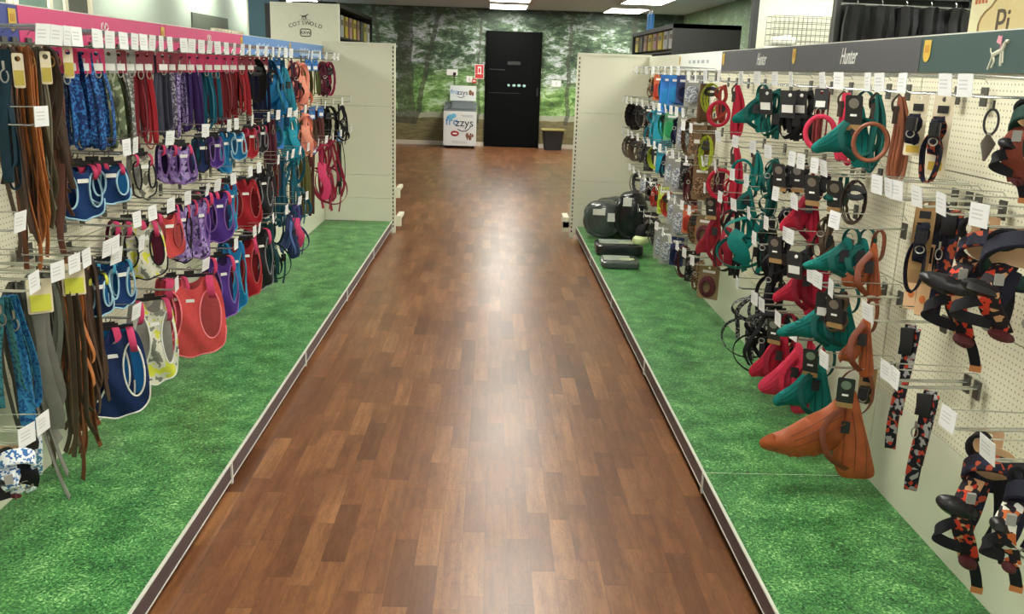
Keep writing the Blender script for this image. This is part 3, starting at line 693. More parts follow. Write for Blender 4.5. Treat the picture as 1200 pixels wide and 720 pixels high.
def bighar(root, Hh, A, B, cardc=True, tongue=True, ratio=.5, ring=.36, lined=None, padr=.2):
    """large padded walking harness: print straps, black pads, card in the neck"""
    W = Hh*ratio; DK = fabric((26, 26, 32))
    MB().ribbon([Vector((-.12*W+.13*W*math.cos(t), -.03, -.075*Hh+.07*Hh*math.sin(t))) for t in [2*PI*i/20 for i in range(20)]], .030, .010, (.3, 1, 0), True).build('grab_handle', DK, root)
    M = Matrix.Rotation(.75, 3, 'X') @ Matrix.Rotation(.3, 3, 'Y')
    nk = [M @ Vector((W*ring*math.cos(2*PI*k/30), 0, W*ring*.95*math.sin(2*PI*k/30)))+Vector((W*.10, -.04, -Hh*.23)) for k in range(30)]
    MB().ribbon(nk, .040, .010, M @ Vector((0, 1, .15)), True).build('neck_loop', A, root)
    if lined: MB().ribbon([p*1. + (Vector((W*.10, -.04, -Hh*.23))-p)*.07 for p in nk], .036, .006, M @ Vector((0, 1, .15)), True).build('neck_lining', lined, root)
    o_ = [(a, b) for a, b in ellip(-W*.26, -Hh*.44, W*padr, Hh*.065, 24)]
    MB().panel(o_, [], lambda x, z: Vector((x, -.085+.15*(x+W*.26), z-.25*(x+W*.26))), .004, .014, .020).build('chest_pad', BLK, root, 'black padded chest plate')
    MB().ribbon(smooth([(-W*.10, -.05, -Hh*.27), (-W*.20, -.085, -Hh*.40), (-W*.17, -.085, -Hh*.55), (-W*.08, -.06, -Hh*.68), (-W*.0, -.05, -Hh*.80)]), .046, .006, (1, -.2, .3)).build('print_strap', B, root, 'patterned strap')
    MB().ribbon(smooth([(W*.02, -.05, -Hh*.30), (-W*.04, -.075, -Hh*.46), (-W*.10, -.07, -Hh*.60), (-W*.02, -.05, -Hh*.74)]), .030, .005, (1, .3, -.3)).build('print_strap', A, root, 'second patterned strap')
    MB().ribbon(smooth([(-W*.16, -.07, -Hh*.52), (-W*.38, -.10, -Hh*.55), (-W*.50, -.10, -Hh*.62), (-W*.36, -.08, -Hh*.68), (-W*.12, -.06, -Hh*.72)]), .026, .004, (.2, .5, 1)).build('side_loop', DK, root)
    o_ = [(a, b) for a, b in ellip(-W*.01, -Hh*.81, W*.13, Hh*.045, 18)]
    MB().panel(o_, [], lambda x, z: Vector((x, -.06, z-.2*x)), .004, .014, .014).build('lower_pad', plain('dark_wine_pad', (84, 26, 34), .7), root)
    mb = MB()
    for q in range(3): mb.ribbon(smooth([(W*(.22+.04*q), -.02, -Hh*.28), (W*(.30+.05*q), -.03-.008*q, -Hh*.5), (W*(.22+.07*q), -.03, -Hh*(.66+.04*q))]), .032, .005, (1, .5-q*.5, 0))
    mb.build('hanging_strap', DK, root)
    MB().tube([Vector((W*.24+p.x, -.035, -Hh*.70+p.z)) for p in arc(0, 0, .016, .011, 14)], .003, 6, True).build('snap_ring', plain('nickel_clasp', (170, 168, 160), .3, .9), root)
    if tongue:
        tl = MB().ribbon(smooth([(W*.02, -.05, -Hh*.78), (W*.10, -.05, -Hh*.86), (W*.15, -.045, -Hh*.94), (W*.17, -.04, -Hh*.99)]), .024, .004, (1, 0, 0)).build('tail_strap', DK, root)
        MB().box((W*.17, -.040, -Hh*.995), (.026, .007, .018)).build('tip', plain('tan_tip', (190, 120, 66), .6), tl)
    MB().box((-W*.12, -.10, -Hh*.345), (.018, .010, .024), .2).build('buckle', plain('grey_buckle', (150, 150, 146), .4), root, 'pale buckle')
    if cardc:
        k = ellip(W*.12, -Hh*.19, W*.30, Hh*.105, 24)
        MB().panel(k, [], lambda x, z: Vector((x, -.012, z)), .002, .03).build('card_disc', PEACH, root, 'peach card filling the neck loop')
        card(root, .06, .0, .08, PEACH, .006)
# ------------------------------------------------------------------ hooks
HOOKL = .22
def hook_parts(root, s, L):
    pl = MB().box((s*.004, 0, -.012), (.006, .03, .05)).build('back_plate', STEEL, root, smooth=False)
    MB().tube([(s*.0, .008, -.006), (s*L*.5, .008, -.008), (s*(L-.02), .006, -.008), (s*(L-.004), .004, -.004), (s*L, 0, .012), (s*(L-.004), -.004, -.004), (s*(L-.02), -.006, -.008), (s*L*.5, -.008, -.008), (s*.0, -.008, -.006)], .0024, 6).build('prong', CHROME, root)
    MB().tube([(0, 0, .022), (s*.01, 0, .034), (s*(L+.004), 0, .040)], .0018, 6).build('ticket_arm', CHROME, root)
    tk = MB().box((0, 0, 0), (.066, .0016, .052)).build('price_ticket', TICK, root, 'white price ticket', smooth=False)
    tk.location = (s*(L+.008), 0, .014+random.uniform(-.003, .003)); tk.rotation_euler = (random.uniform(-.04, .18), random.uniform(-.03, .03), (PI/2 if s > 0 else -PI/2)+random.uniform(-.12, .12))
PROTO = {}
def hook(side, y, z, L, label):
    s = 1 if side == 'left' else -1; W = WL+.018 if s == 1 else WR-.018
    key = (side, round(L, 3))
    root = thing('display_hook', (W, y, z))
    if key not in PROTO:
        PROTO[key] = root; hook_parts(root, s, L)
    else:
        for ch in list(PROTO[key].children):
            c = ch.copy(); COL.objects.link(c); c.parent = root
            if c.name.startswith('price'):
                c.rotation_euler = (random.uniform(-.04, .18), random.uniform(-.03, .03), (PI/2 if s > 0 else -PI/2)+random.uniform(-.15, .15))
    tag(root, label, 'display hook', 'price ticketed hooks on the %s wall' % side)
    return root
KINDS = {'vest': ('dog_harness', 'dog harness'), 'lead': ('dog_lead', 'dog lead'), 'open': ('leather_lead', 'dog lead'), 'web': ('strap_harness', 'dog harness'), 'pad': ('padded_harness', 'dog harness'), 'rope': ('rope_lead', 'dog lead'), 'collar': ('dog_collar', 'dog collar'), 'long': ('webbing_lead', 'dog lead'), 'coil': ('coiled_lead', 'dog lead'), 'pack': ('carded_packet', 'pet accessory'), 'clip': ('lead_clip', 'clip'), 'big': ('walking_harness', 'dog harness')}
FN = dict(vest=vest, lead=lead, open=openleads, web=web, pad=pad, rope=rope, collar=collar, long=longlead, coil=coil, pack=packet, clip=clipcone, big=bighar)
def lab(desc, where):
    t = desc+', '+where
    for a, b in ((' from camera', ''), (' piece', ''), (' hook', '')):
        if len(t.replace(',', '').split()) > 16: t = t.replace(a, b)
    return t
def put(side, y, z, d, yaw, kind, desc, args, kw, where):
    s = 1 if side == 'left' else -1; W = WL if s == 1 else WR
    a = math.radians(yaw); th = (PI/2-a)*s
    nm, cat = KINDS[kind]
    root = thing(nm, (W+s*d, y, z-.012), th)
    FN[kind](root, *args, **kw)
    tag(root, lab(desc, where), cat, None)
    return root
def row(side, rowname, z, items, L=HOOKL):
    """items: (column seen in the photo, row of the bottom edge, kind, description, args, kw, opts)"""
    s = 1 if side == 'left' else -1; W = WL if s == 1 else WR
    its = []
    for it in items:
        px, pb, kind, desc, args, kw = it[:6]; op = it[6] if len(it) > 6 else {}
        d = op.get('d', .14); X = W+s*d
        y = op.get('y') or along(px, X, z-.1)
        zb = on_x(px, pb, X).z if pb else None
        # refine the column for the middle of the item
        if pb and not op.get('y'): y = along(px, X, (z+zb)/2); 
        if pb: zb = H+(on_x(px, pb, X).z-H)
        its.append((y, z-zb if pb else None, it, op, d))
    its.sort(key=lambda t: t[0])
    last = -9; k = 0
    for (y, L_, it, op, d) in its:
        px, pb, kind, desc, args, kw = it[:6]
        if y-last > .045:
            k += 1; hy = y; last = y; nth = 0
            hook(side, hy, z, op.get('L', L), 'price ticketed wire hook, %s from camera, %s, %s wall' % (ordn(k), rowname, side))
        pos = ['on', 'behind on', 'third on', 'fourth on'][min(nth, 3)]; nth += 1
        if kind is None: continue
        a = [L_ if q == 'L' else q for q in args]
        if L_ is not None and kind in ('vest', 'lead', 'open', 'web', 'pad', 'rope', 'collar', 'long', 'coil', 'clip', 'big') and not args: a = [max(.05, L_-.012)]
        a = a if 'pre' not in op else a
        st = op.get('stack', 1); wh = '%s %s hook from camera, %s, %s wall' % (pos, ordn(k), rowname, side)
        for q in range(st):
            dd = d-q*op.get('gap', .05)
            w2 = wh if st == 1 else (('front piece ' if q == 0 else 'rear piece ' if q == st-1 else 'middle piece ')+wh)
            put(side, hy if nth == 1 else y, z, dd, op.get('yaw', 40)+random.uniform(-6, 6), kind, desc, a, kw, w2)
# ------------------------------------------------------------------ stock on the left wall
TAN = leather((172, 104, 52)); CHEST = leather((112, 66, 38)); DKBR = leather((66, 48, 36)); OLIV = leather((84, 78, 58)); GREYL = leather((92, 96, 86)); RUST = leather((116, 66, 40)); REDBR = leather((98, 58, 44)); LGREY = leather((112, 112, 104))
BLUEP = fabric((22, 52, 112), 'speck', (44, 110, 170)); NAVYF = fabric((30, 36, 74)); CAMO = fabric((112, 124, 94), 'camo', (66, 78, 58), (160, 166, 140)); OLIVF = fabric((74, 82, 58)); GREYF = fabric((112, 114, 112), 'speck', (170, 172, 168))
BURG = fabric((122, 26, 36)); REDF = fabric((176, 34, 46)); PURP = fabric((62, 38, 104)); LILAC = fabric((150, 134, 184), 'speck', (66, 54, 96)); TEALF = fabric((16, 104, 128)); SKY = fabric((24, 128, 190)); BLACKF = fabric((26, 26, 31))
CORAL = fabric((238, 88, 88), 'mesh'); CORALL = fabric((214, 96, 100)); PEACHF = fabric((232, 150, 128)); MAROON = fabric((92, 30, 48)); PINKF = fabric((226, 66, 116)); TURQ = fabric((34, 160, 186))
HBLUE = fabric((18, 60, 118), 'mesh'); HBLUEL = fabric((24, 112, 176)); HNAVY = fabric((16, 42, 92), 'mesh'); HPURP = fabric((80, 46, 142), 'mesh'); HPURPL = fabric((58, 40, 96)); HRED = fabric((182, 28, 44), 'mesh'); HREDL = fabric((140, 24, 36)); HBLK = fabric((26, 26, 30), 'mesh'); HSKY = fabric((20, 122, 182), 'mesh'); HSKYL = fabric((26, 100, 150))
YCAMO = fabric((206, 204, 186), 'camo', (206, 206, 70), (120, 122, 110)); GCAMO = fabric((190, 188, 168), 'camo', (140, 138, 118), (96, 96, 84)); HLIL = fabric((166, 146, 200), 'print', (126, 104, 168), (60, 48, 88)); GREYLIN = fabric((150, 146, 142)); MARL = fabric((96, 22, 50))
PALEP = fabric((160, 200, 220)); WHITEP = fabric((222, 222, 215)); PINKP = fabric((240, 130, 140)); LILP = fabric((150, 110, 190)); REDP = fabric((206, 92, 92)); BLKP = fabric((30, 30, 34)); SKYP = fabric((80, 180, 220)); GRYP = fabric((130, 130, 134))
YCARD = plain('lime_card', (206, 208, 70), .5); PCARD = plain('raspberry_card', (196, 40, 96), .5); BCARD = plain('blue_card', (40, 112, 190), .5); BRCARD = plain('brown_card', (120, 92, 62), .6); GCARD = plain('grey_card', (150, 150, 145), .6); DRED = plain('wine_card', (130, 36, 56), .5); BLKCARD = plain('black_card', (30, 30, 33), .5); IVORY = plain('ivory_card', (225, 214, 186), .6)
def V(px, pb, desc, body, lining, pipe, ratio=.85, yaw=45, d=.14, straps=None, **op):
    return (px, pb, 'vest', desc, ['L'], dict(ratio=ratio*.72, mat=body, lining=lining, pipe=pipe, straps=straps), dict(yaw=yaw, d=d, **op))
def Lx(kind, px, pb, desc, kw, yaw=40, d=.16, **op):
    return (px, pb, kind, desc, ['L'], kw, dict(yaw=yaw, d=d, **op))
row('left', 'top leather row', 1.455, [
    Lx('lead', 6, 215, 'dark teal webbing lead with green clip', dict(mat=fabric((30, 62, 78)), n=3, w=.026, spread=.016), 60, .17),
    Lx('open', 20, 300, 'dark brown leather leads with yellow tag', dict(mat=DKBR, n=4, w=.02), 55, .17),
    Lx('open', 29, 318, 'rust brown leather lead hanging long', dict(mat=RUST, n=3, w=.022), 55, .17),
    Lx('open', 40, 318, 'tan leather lead', dict(mat=TAN, n=2, w=.024), 60, .19),
    Lx('open', 49, 270, 'olive brown leather leads', dict(mat=OLIV, n=3, w=.02), 55, .19),
    Lx('open', 58, 232, 'very dark leather leads', dict(mat=DKBR, n=4, w=.02), 50, .19),
    Lx('open', 69, 296, 'reddish brown leather lead', dict(mat=REDBR, n=2, w=.02), 50, .15)], L=.26)
row('left', 'top row', 1.455, [
    Lx('lead', 82, 168, 'blue speckled lead on raspberry card', dict(mat=BLUEP, n=4, w=.026, crd=PCARD, spread=.02), 50, .17, stack=2),
    Lx('lead', 97, 168, 'blue speckled wide lead with raspberry card', dict(mat=BLUEP, n=3, w=.028, crd=PCARD, spread=.02), 50, .17, stack=2),
    Lx('lead', 114, 166, 'navy blue lead on raspberry card', dict(mat=BLUEP, n=3, w=.024, crd=PCARD), 50, .17, stack=2),
    Lx('lead', 128, 166, 'green camouflage lead on pale card', dict(mat=CAMO, n=3, w=.024, crd=GCARD), 48, .17, stack=2),
    Lx('lead', 139, 164, 'dark olive lead', dict(mat=OLIVF, n=3, w=.02, crd=DRED), 45, .17, stack=2),
    Lx('lead', 150, 172, 'grey flecked lead', dict(mat=GREYF, n=3, w=.02, crd=GCARD, gap=.03), 45, .17, stack=2),
    Lx('lead', 161, 165, 'burgundy lead', dict(mat=BURG, n=3, w=.018, crd=DRED), 45, .17),
    Lx('lead', 172, 168, 'bright red lead with twisted bights', dict(mat=REDF, n=3, w=.02, crd=DRED), 45, .17, stack=2),
    Lx('lead', 189, 155, 'slate grey lead', dict(mat=fabric((78, 80, 98)), n=4, w=.02, crd=DRED), 45, .17, stack=2),
    Lx('lead', 199, 158, 'charcoal and grey striped lead', dict(mat=fabric((70, 68, 84), 'speck', (150, 146, 160)), n=3, w=.02, crd=DRED), 45, .17),
    Lx('lead', 211, 155, 'lilac patterned lead', dict(mat=LILAC, n=3, w=.02, crd=DRED), 45, .17),
    Lx('lead', 221, 148, 'dark purple lead', dict(mat=PURP, n=4, w=.022, crd=PCARD), 45, .17, stack=2),
    Lx('lead', 231, 148, 'deep violet lead', dict(mat=PURP, n=3, w=.022, crd=PCARD), 45, .17, stack=2),
    Lx('lead', 242, 146, 'teal lead with silver clip', dict(mat=TEALF, n=3, w=.022, crd=PCARD, gap=.03), 45, .17, stack=2),
    Lx('lead', 252, 146, 'petrol blue lead', dict(mat=TEALF, n=3, w=.022, crd=PCARD), 45, .17, stack=2),
    Lx('lead', 262, 140, 'dark red lead on raspberry card', dict(mat=BURG, n=4, w=.022, crd=PCARD), 45, .17, stack=3),
    Lx('lead', 271, 140, 'crimson lead on raspberry card', dict(mat=BURG, n=4, w=.022, crd=PCARD), 45, .17, stack=3),
    Lx('lead', 281, 138, 'scarlet lead on raspberry card', dict(mat=REDF, n=4, w=.022, crd=DRED), 45, .17, stack=2),
    Lx('lead', 291, 122, 'black lead on wine card', dict(mat=BLACKF, n=4, w=.024, crd=DRED), 45, .17, stack=2),
    Lx('coil', 300, 120, 'black coiled lead', dict(mat=BLACKF, w=.026, r=.05), 45, .17),
    Lx('lead', 308, 140, 'navy lead on wine card', dict(mat=NAVYF, n=4, w=.026, crd=DRED), 45, .17, stack=2),
    Lx('coil', 316, 128, 'bright blue coiled lead on blue card', dict(mat=SKY, w=.03, r=.06), 45, .17, stack=2),
    Lx('pad', 322, 132, 'bright blue padded harness', dict(mat=SKY, dark=TEALF), 45, .19),
    Lx('pad', 331, 128, 'teal padded harness', dict(mat=fabric((22, 136, 160)), dark=TEALF), 50, .21),
    Lx('lead', 323, 152, 'long petrol blue lead', dict(mat=fabric((18, 84, 128)), n=5, w=.03, crd=BCARD, spread=.024), 50, .17),
    Lx('web', 343, 118, 'maroon strap harness', dict(mat=MAROON), 45, .16),
    Lx('web', 351, 128, 'peach strap harness', dict(mat=PEACHF, w=.026, pads=PEACHF), 45, .18, stack=2),
    Lx('lead', 359, 112, 'khaki lead on blue card', dict(mat=fabric((108, 98, 50)), n=4, w=.024, crd=BCARD), 45, .17),
    Lx('lead', 367, 113, 'olive green lead on blue card', dict(mat=fabric((90, 98, 42)), n=5, w=.024, crd=BCARD), 45, .17, stack=2),
    Lx('web', 377, 112, 'wine red harness on blue card', dict(mat=MAROON, w=.024), 45, .17),
    Lx('coil', 385, 112, 'maroon and pink coiled lead on blue card', dict(mat=fabric((150, 36, 76), 'speck', (226, 80, 130)), w=.026), 45, .19, stack=2)], L=.24)
row('left', 'second row', 1.125, [
    V(91, 252, 'blue mesh harness with pink straps', HBLUE, HBLUEL, PALEP, 1.0, 42, .10, stack=2),
    V(127, 233, 'bright blue harness with pink lining', HBLUE, HBLUEL, PALEP, 1.15, 55, .17, stack=2),
    V(164, 228, 'grey camouflage harness with pink strap', GCAMO, GREYLIN, BLKP, .75, 32, .15),
    V(212, 211, 'lilac leopard print harness with pink straps', HLIL, HPURPL, LILP, .85, 48, .16, stack=2),
    V(234, 198, 'dark navy mesh harness', HNAVY, TEALF, BLKP, .6, 40, .13, straps=NAVYF),
    V(251, 193, 'plum purple mesh harness', HPURP, HPURPL, LILP, .65, 38, .16, straps=fabric((140, 100, 170))),
    V(262, 200, 'turquoise blue harness', HSKY, HSKYL, SKYP, .5, 35, .12, straps=SKY),
    V(277, 184, 'sky blue mesh harness', HSKY, HSKYL, PALEP, .75, 45, .18, straps=PALEP),
    V(292, 182, 'red mesh harness', HRED, HREDL, REDP, .65, 40, .16),
    V(304, 176, 'black mesh harness', HBLK, BLACKF, GRYP, .7, 40, .16, stack=2),
    Lx('lead', 317, 196, 'burgundy lead bundle', dict(mat=MAROON, n=4, w=.022), 40, .15),
    Lx('pack', 324, None, 'petrol blue carded lead', dict(cm=BCARD, im=TEALF, shape='coil'), 45, .15) [:4] + ([.09, .20], dict(cm=BCARD, im=TEALF, shape='coil'), dict(yaw=45, d=.15, pre=1)),
    Lx('web', 341, 192, 'turquoise strap harness', dict(mat=TURQ, w=.026, pads=TURQ), 45, .17, stack=2),
    Lx('web', 357, 182, 'peach pink harness with padded chest', dict(mat=PEACHF, w=.028, pads=PEACHF), 50, .18),
    Lx('lead', 364, 172, 'brown and olive lead bundle', dict(mat=fabric((96, 70, 52)), n=5, w=.02, crd=BCARD), 45, .16, stack=2),
    Lx('lead', 374, 170, 'maroon lead bundle on blue card', dict(mat=fabric((104, 52, 54)), n=5, w=.02, crd=BCARD), 45, .16, stack=2),
    Lx('coil', 387, 166, 'glossy black coiled lead', dict(mat=BLACKF, w=.03, r=.06), 45, .17, stack=2),
    Lx('web', 398, 168, 'black strap harness', dict(mat=BLACKF), 45, .17)], L=.24)
row('left', 'third row', .885, [
    (112, None, None, '', [], {}, dict(d=.12)), (132, None, None, '', [], {}, dict(d=.12)),
    V(166, 322, 'yellow and grey print harness', YCAMO, MARL, BLKP, .95, 58, .15, stack=2),
    V(196, 297, 'coral red mesh harness', CORAL, CORALL, REDP, .85, 50, .18),
    V(210, 305, 'lilac leopard print narrow harness', HLIL, HPURPL, BLKP, .5, 30, .14),
    V(231, 300, 'pale lilac print harness with pink strap', HLIL, HLIL, LILP, .55, 30, .17),
    V(253, 280, 'violet mesh harness with pink straps', HPURP, HPURPL, LILP, .85, 48, .18, stack=2),
    V(267, 268, 'turquoise mesh harness', HSKY, HSKYL, SKYP, .5, 30, .15, straps=SKY),
    V(285, 265, 'dark red mesh harness with white label', HRED, HREDL, REDP, .85, 62, .18, straps=REDF, stack=2),
    V(305, 252, 'black harness with grey piping', HBLK, BLACKF, GRYP, .7, 45, .16, straps=BLACKF),
    Lx('lead', 316, 236, 'dark grey lead bundle', dict(mat=fabric((58, 54, 58)), n=4, w=.02), 40, .16),
    Lx('lead', 323, 226, 'red brown lead bundle', dict(mat=fabric((128, 46, 42)), n=4, w=.024), 40, .16),
    Lx('lead', 333, 262, 'petrol blue lead bundle', dict(mat=fabric((20, 86, 112)), n=5, w=.022), 45, .16, stack=2),
    Lx('web', 345, 262, 'teal strap harness', dict(mat=fabric((22, 110, 134)), w=.024), 45, .17),
    Lx('lead', 356, 252, 'olive and gold lead bundle', dict(mat=fabric((96, 92, 44)), n=5, w=.02), 45, .16, stack=2),
    Lx('lead', 366, 250, 'brown lead bundle', dict(mat=fabric((94, 60, 48)), n=5, w=.02, crd=BCARD), 45, .16),
    Lx('web', 376, 245, 'crimson pink strap harness', dict(mat=fabric((176, 40, 74)), w=.026, pads=PINKF), 45, .17),
    Lx('web', 386, 248, 'maroon strap harness with pink pad', dict(mat=fabric((150, 36, 62)), w=.024), 45, .17),
    Lx('lead', 397, 226, 'dark green lead bundle on blue card', dict(mat=fabric((42, 62, 46)), n=5, w=.022, crd=BCARD), 45, .16),
    Lx('web', 407, 222, 'black looped harness', dict(mat=BLACKF, w=.018), 45, .18)], L=.24)
row('left', 'fourth row', .80, [
    V(111, 366, 'navy harness under a lime card', HNAVY, HBLUEL, PALEP, .8, 48, .19, straps=YCARD),
    V(139, 356, 'royal blue harness with pale piping', HBLUE, HBLUEL, PALEP, .75, 42, .18, straps=SKYP, stack=2)], L=.24)
row('left', 'lowest row', .585, [
    V(131, 484, 'large navy harness with white piping', HNAVY, HBLUEL, WHITEP, .95, 62, .17, stack=2),
    V(178, 446, 'lime and grey print harness', YCAMO, GREYLIN, WHITEP, .72, 52, .16),
    V(203, 410, 'rose pink mesh harness', fabric((222, 84, 104), 'mesh'), CORALL, PINKP, .62, 40, .12),
    V(224, 412, 'large coral mesh harness', CORAL, CORALL, PINKP, 1.12, 66, .18),
    V(257, 370, 'purple mesh harness with pink strap', HPURP, HPURPL, LILP, .72, 48, .18),
    V(271, 362, 'turquoise blue curved harness', HSKY, HSKYL, SKYP, .55, 35, .14, straps=SKY),
    V(286, 345, 'dark red harness with pink straps', HRED, HREDL, REDP, .72, 52, .18),
    V(301, 336, 'black harness with pink strap', HBLK, BLACKF, GRYP, .68, 48, .17),
    Lx('web', 320, 332, 'dark teal strap harness', dict(mat=fabric((26, 70, 76)), w=.024), 45, .18, stack=2),
    Lx('pad', 336, 302, 'navy padded harness', dict(mat=fabric((34, 48, 92)), dark=fabric((80, 110, 170))), 45, .18),
    Lx('web', 345, 298, 'purple strap harness with pink pad', dict(mat=fabric((84, 70, 140)), pads=PINKF), 45, .18)], L=.24)
row('left', 'lower leather row', .845, [
    Lx('lead', 8, 470, 'pale teal webbing lead', dict(mat=fabric((60, 130, 140), 'speck', (24, 70, 80)), n=2, w=.028), 60, .20),
    Lx('lead', 19, 505, 'bright blue patterned lead', dict(mat=fabric((60, 142, 190), 'speck', (24, 74, 130)), n=2, w=.034), 70, .21),
    Lx('open', 33, 545, 'dark green leather leads', dict(mat=leather((50, 52, 42)), n=7, w=.02), 55, .18),
    Lx('open', 48, 596, 'grey leather lead with long tongue', dict(mat=LGREY, n=2, w=.042, bend=.05), 55, .20),
    Lx('open', 52, 500, 'grey green leather leads with lime card', dict(mat=GREYL, n=5, w=.022), 55, .18),
    Lx('open', 70, 548, 'dark olive leather leads with lime card', dict(mat=leather((70, 58, 42)), n=7, w=.02), 50, .18),
    Lx('open', 82, 478, 'orange tan leather leads', dict(mat=TAN, n=3, w=.024), 55, .20),
    Lx('open', 93, 566, 'chestnut leather lead, longest', dict(mat=CHEST, n=3, w=.022), 55, .17),
    Lx('open', 101, 506, 'dark chestnut leather leads', dict(mat=DKBR, n=6, w=.02), 50, .17)], L=.26)
row('left', 'bottom front row', .475, [
    Lx('long', 34, 574, 'white and blue webbing lead loop', dict(mat=fabric((222, 230, 234), 'speck', (70, 130, 170)), w=.026), 40, .24),
    Lx('big', 14, 580, 'white harness with navy pads', dict(A=fabric((226, 232, 236), 'speck', (60, 110, 170)), B=fabric((226, 232, 236), 'speck', (60, 110, 170)), ratio=.75, tongue=False), 60, .24)], L=.26)
row('left', 'middle leather row', 1.25, [(42, None, None, '', [], {}, dict(d=.24))], L=.24)
row('left', 'third leather row', 1.0, [(17, None, None, '', [], {}, dict(d=.24))], L=.24)
for j, (px, py) in enumerate(((18, 62), (50, 60), (76, 55))):
    t = thing('hang_card', on_x(px, py, WL+.225), math.radians(30)); tag(t, 'pale and yellow card on the top leather leads, %s from camera' % ordn(j+1), 'card')
    c = card(t, .026, .0, .085, IVORY, -.055, 'board'); MB().box((0, -.0575, -.06), (.022, .001, .036)).build('print', plain('dull_yellow', (190, 170, 70), .5), c, 'yellow printed patch')
for j, (px, yy) in enumerate(((46, 2.36), (84, 2.56))):
    p = Vector((WL+.245, yy, .815)); t = thing('hang_card', p, math.radians(35)); tag(t, 'lime and white card on leather leads, %s' % ('nearer the camera' if j == 0 else 'above the orange tan ones'), 'card')
    c = card(t, .062, .03, .095, IVORY, 0, 'board'); MB().box((0, -.003, -.035), (.05, .001, .045)).build('print', YCARD, c, 'lime printed patch')
# ------------------------------------------------------------------ stock on the right wall
NAV = fabric((26, 28, 48)); NAVO = fabric((24, 26, 44), 'flor', (30, 34, 60), (160, 70, 44)); FLOR = fabric((24, 26, 36), 'flor', (176, 60, 40), (150, 150, 150)); DGRN = fabric((24, 62, 54)); TEALH = fabric((10, 128, 120)); TEALD = fabric((14, 92, 86)); CRIM = fabric((206, 36, 66)); CRIMD = fabric((150, 24, 48)); ROSE = fabric((228, 60, 92)); RUSTL = leather((166, 82, 40)); RUSTD = leather((120, 58, 34)); BRNR = leather((140, 78, 50)); BLKW = fabric((28, 28, 32))
LIME = fabric((196, 214, 60)); WHT = fabric((214, 216, 214)); GRN = fabric((40, 150, 90))
FLOR2 = fabric((36, 28, 34), 'flor', (200, 62, 40), (196, 150, 110))
row('right', 'top row', 1.405, [
    Lx('big', 1203, 228, 'dark green and rust harness', dict(A=DGRN, B=fabric((150, 76, 60)), ratio=.5, ring=.4), 55, .08),
    (1141, None, None, '', [], {}, dict(d=.2)),
    Lx('clip', 1161, 184, 'grey trigger clip with cone tip', dict(mat=leather((96, 88, 78))), 40, .12),
    Lx('collar', 1099, 212, 'navy collar with long loop on clear card', dict(mat=NAVO, crd=IVORY, long=True, cl=YEL), 50, .13),
    Lx('collar', 1072, 187, 'navy rolled collar on clear card', dict(mat=NAV, crd=IVORY, cl=YEL), 50, .13),
    Lx('rope', 1047, 212, 'brown rope slip lead coiled', dict(mat=BRNR, ringr=.048, r=.006, ringoff=-.06), 50, .15),
    Lx('rope', 1022, 202, 'dark teal rope lead with leather sleeve', dict(mat=TEALD, ringr=.05, r=.006, ringoff=-.02), 45, .12),
    Lx('pad', 1003, 192, 'grey tagged teal harness', dict(mat=TEALH, tagm='disc', dark=TEALD), 50, .16),
    Lx('rope', 984, 194, 'rose pink rope lead coiled', dict(mat=ROSE, ringr=.047, r=.008, ringoff=-.06, strands=4), 50, .17),
    Lx('lead', 962, 172, 'crimson and brown lead bundle', dict(mat=fabric((140, 52, 52)), n=4, w=.018, crd=CHAR), 50, .12),
    Lx('web', 930, 162, 'black harness on black card', dict(mat=BLKW, tagm='white', w=.024), 50, .16, stack=2),
    Lx('web', 908, 160, 'dark green harness with white sticker', dict(mat=TEALD, tagm='white'), 50, .16),
    Lx('pad', 888, 152, 'teal harness, ruffled', dict(mat=TEALH, dark=TEALD), 50, .16),
    Lx('rope', 860, 162, 'red rope lead', dict(mat=CRIM, ringr=.05, r=.008, ringoff=-.07, strands=4), 50, .16),
    Lx('web', 846, 142, 'red and brown harness', dict(mat=fabric((180, 66, 54))), 50, .15),
    Lx('coil', 834, 132, 'lime and black lead', dict(mat=LIME, w=.016), 50, .15),
    Lx('lead', 825, 140, 'brown lead bundle', dict(mat=fabric((110, 80, 52)), n=4, w=.022), 50, .15)], L=.22)
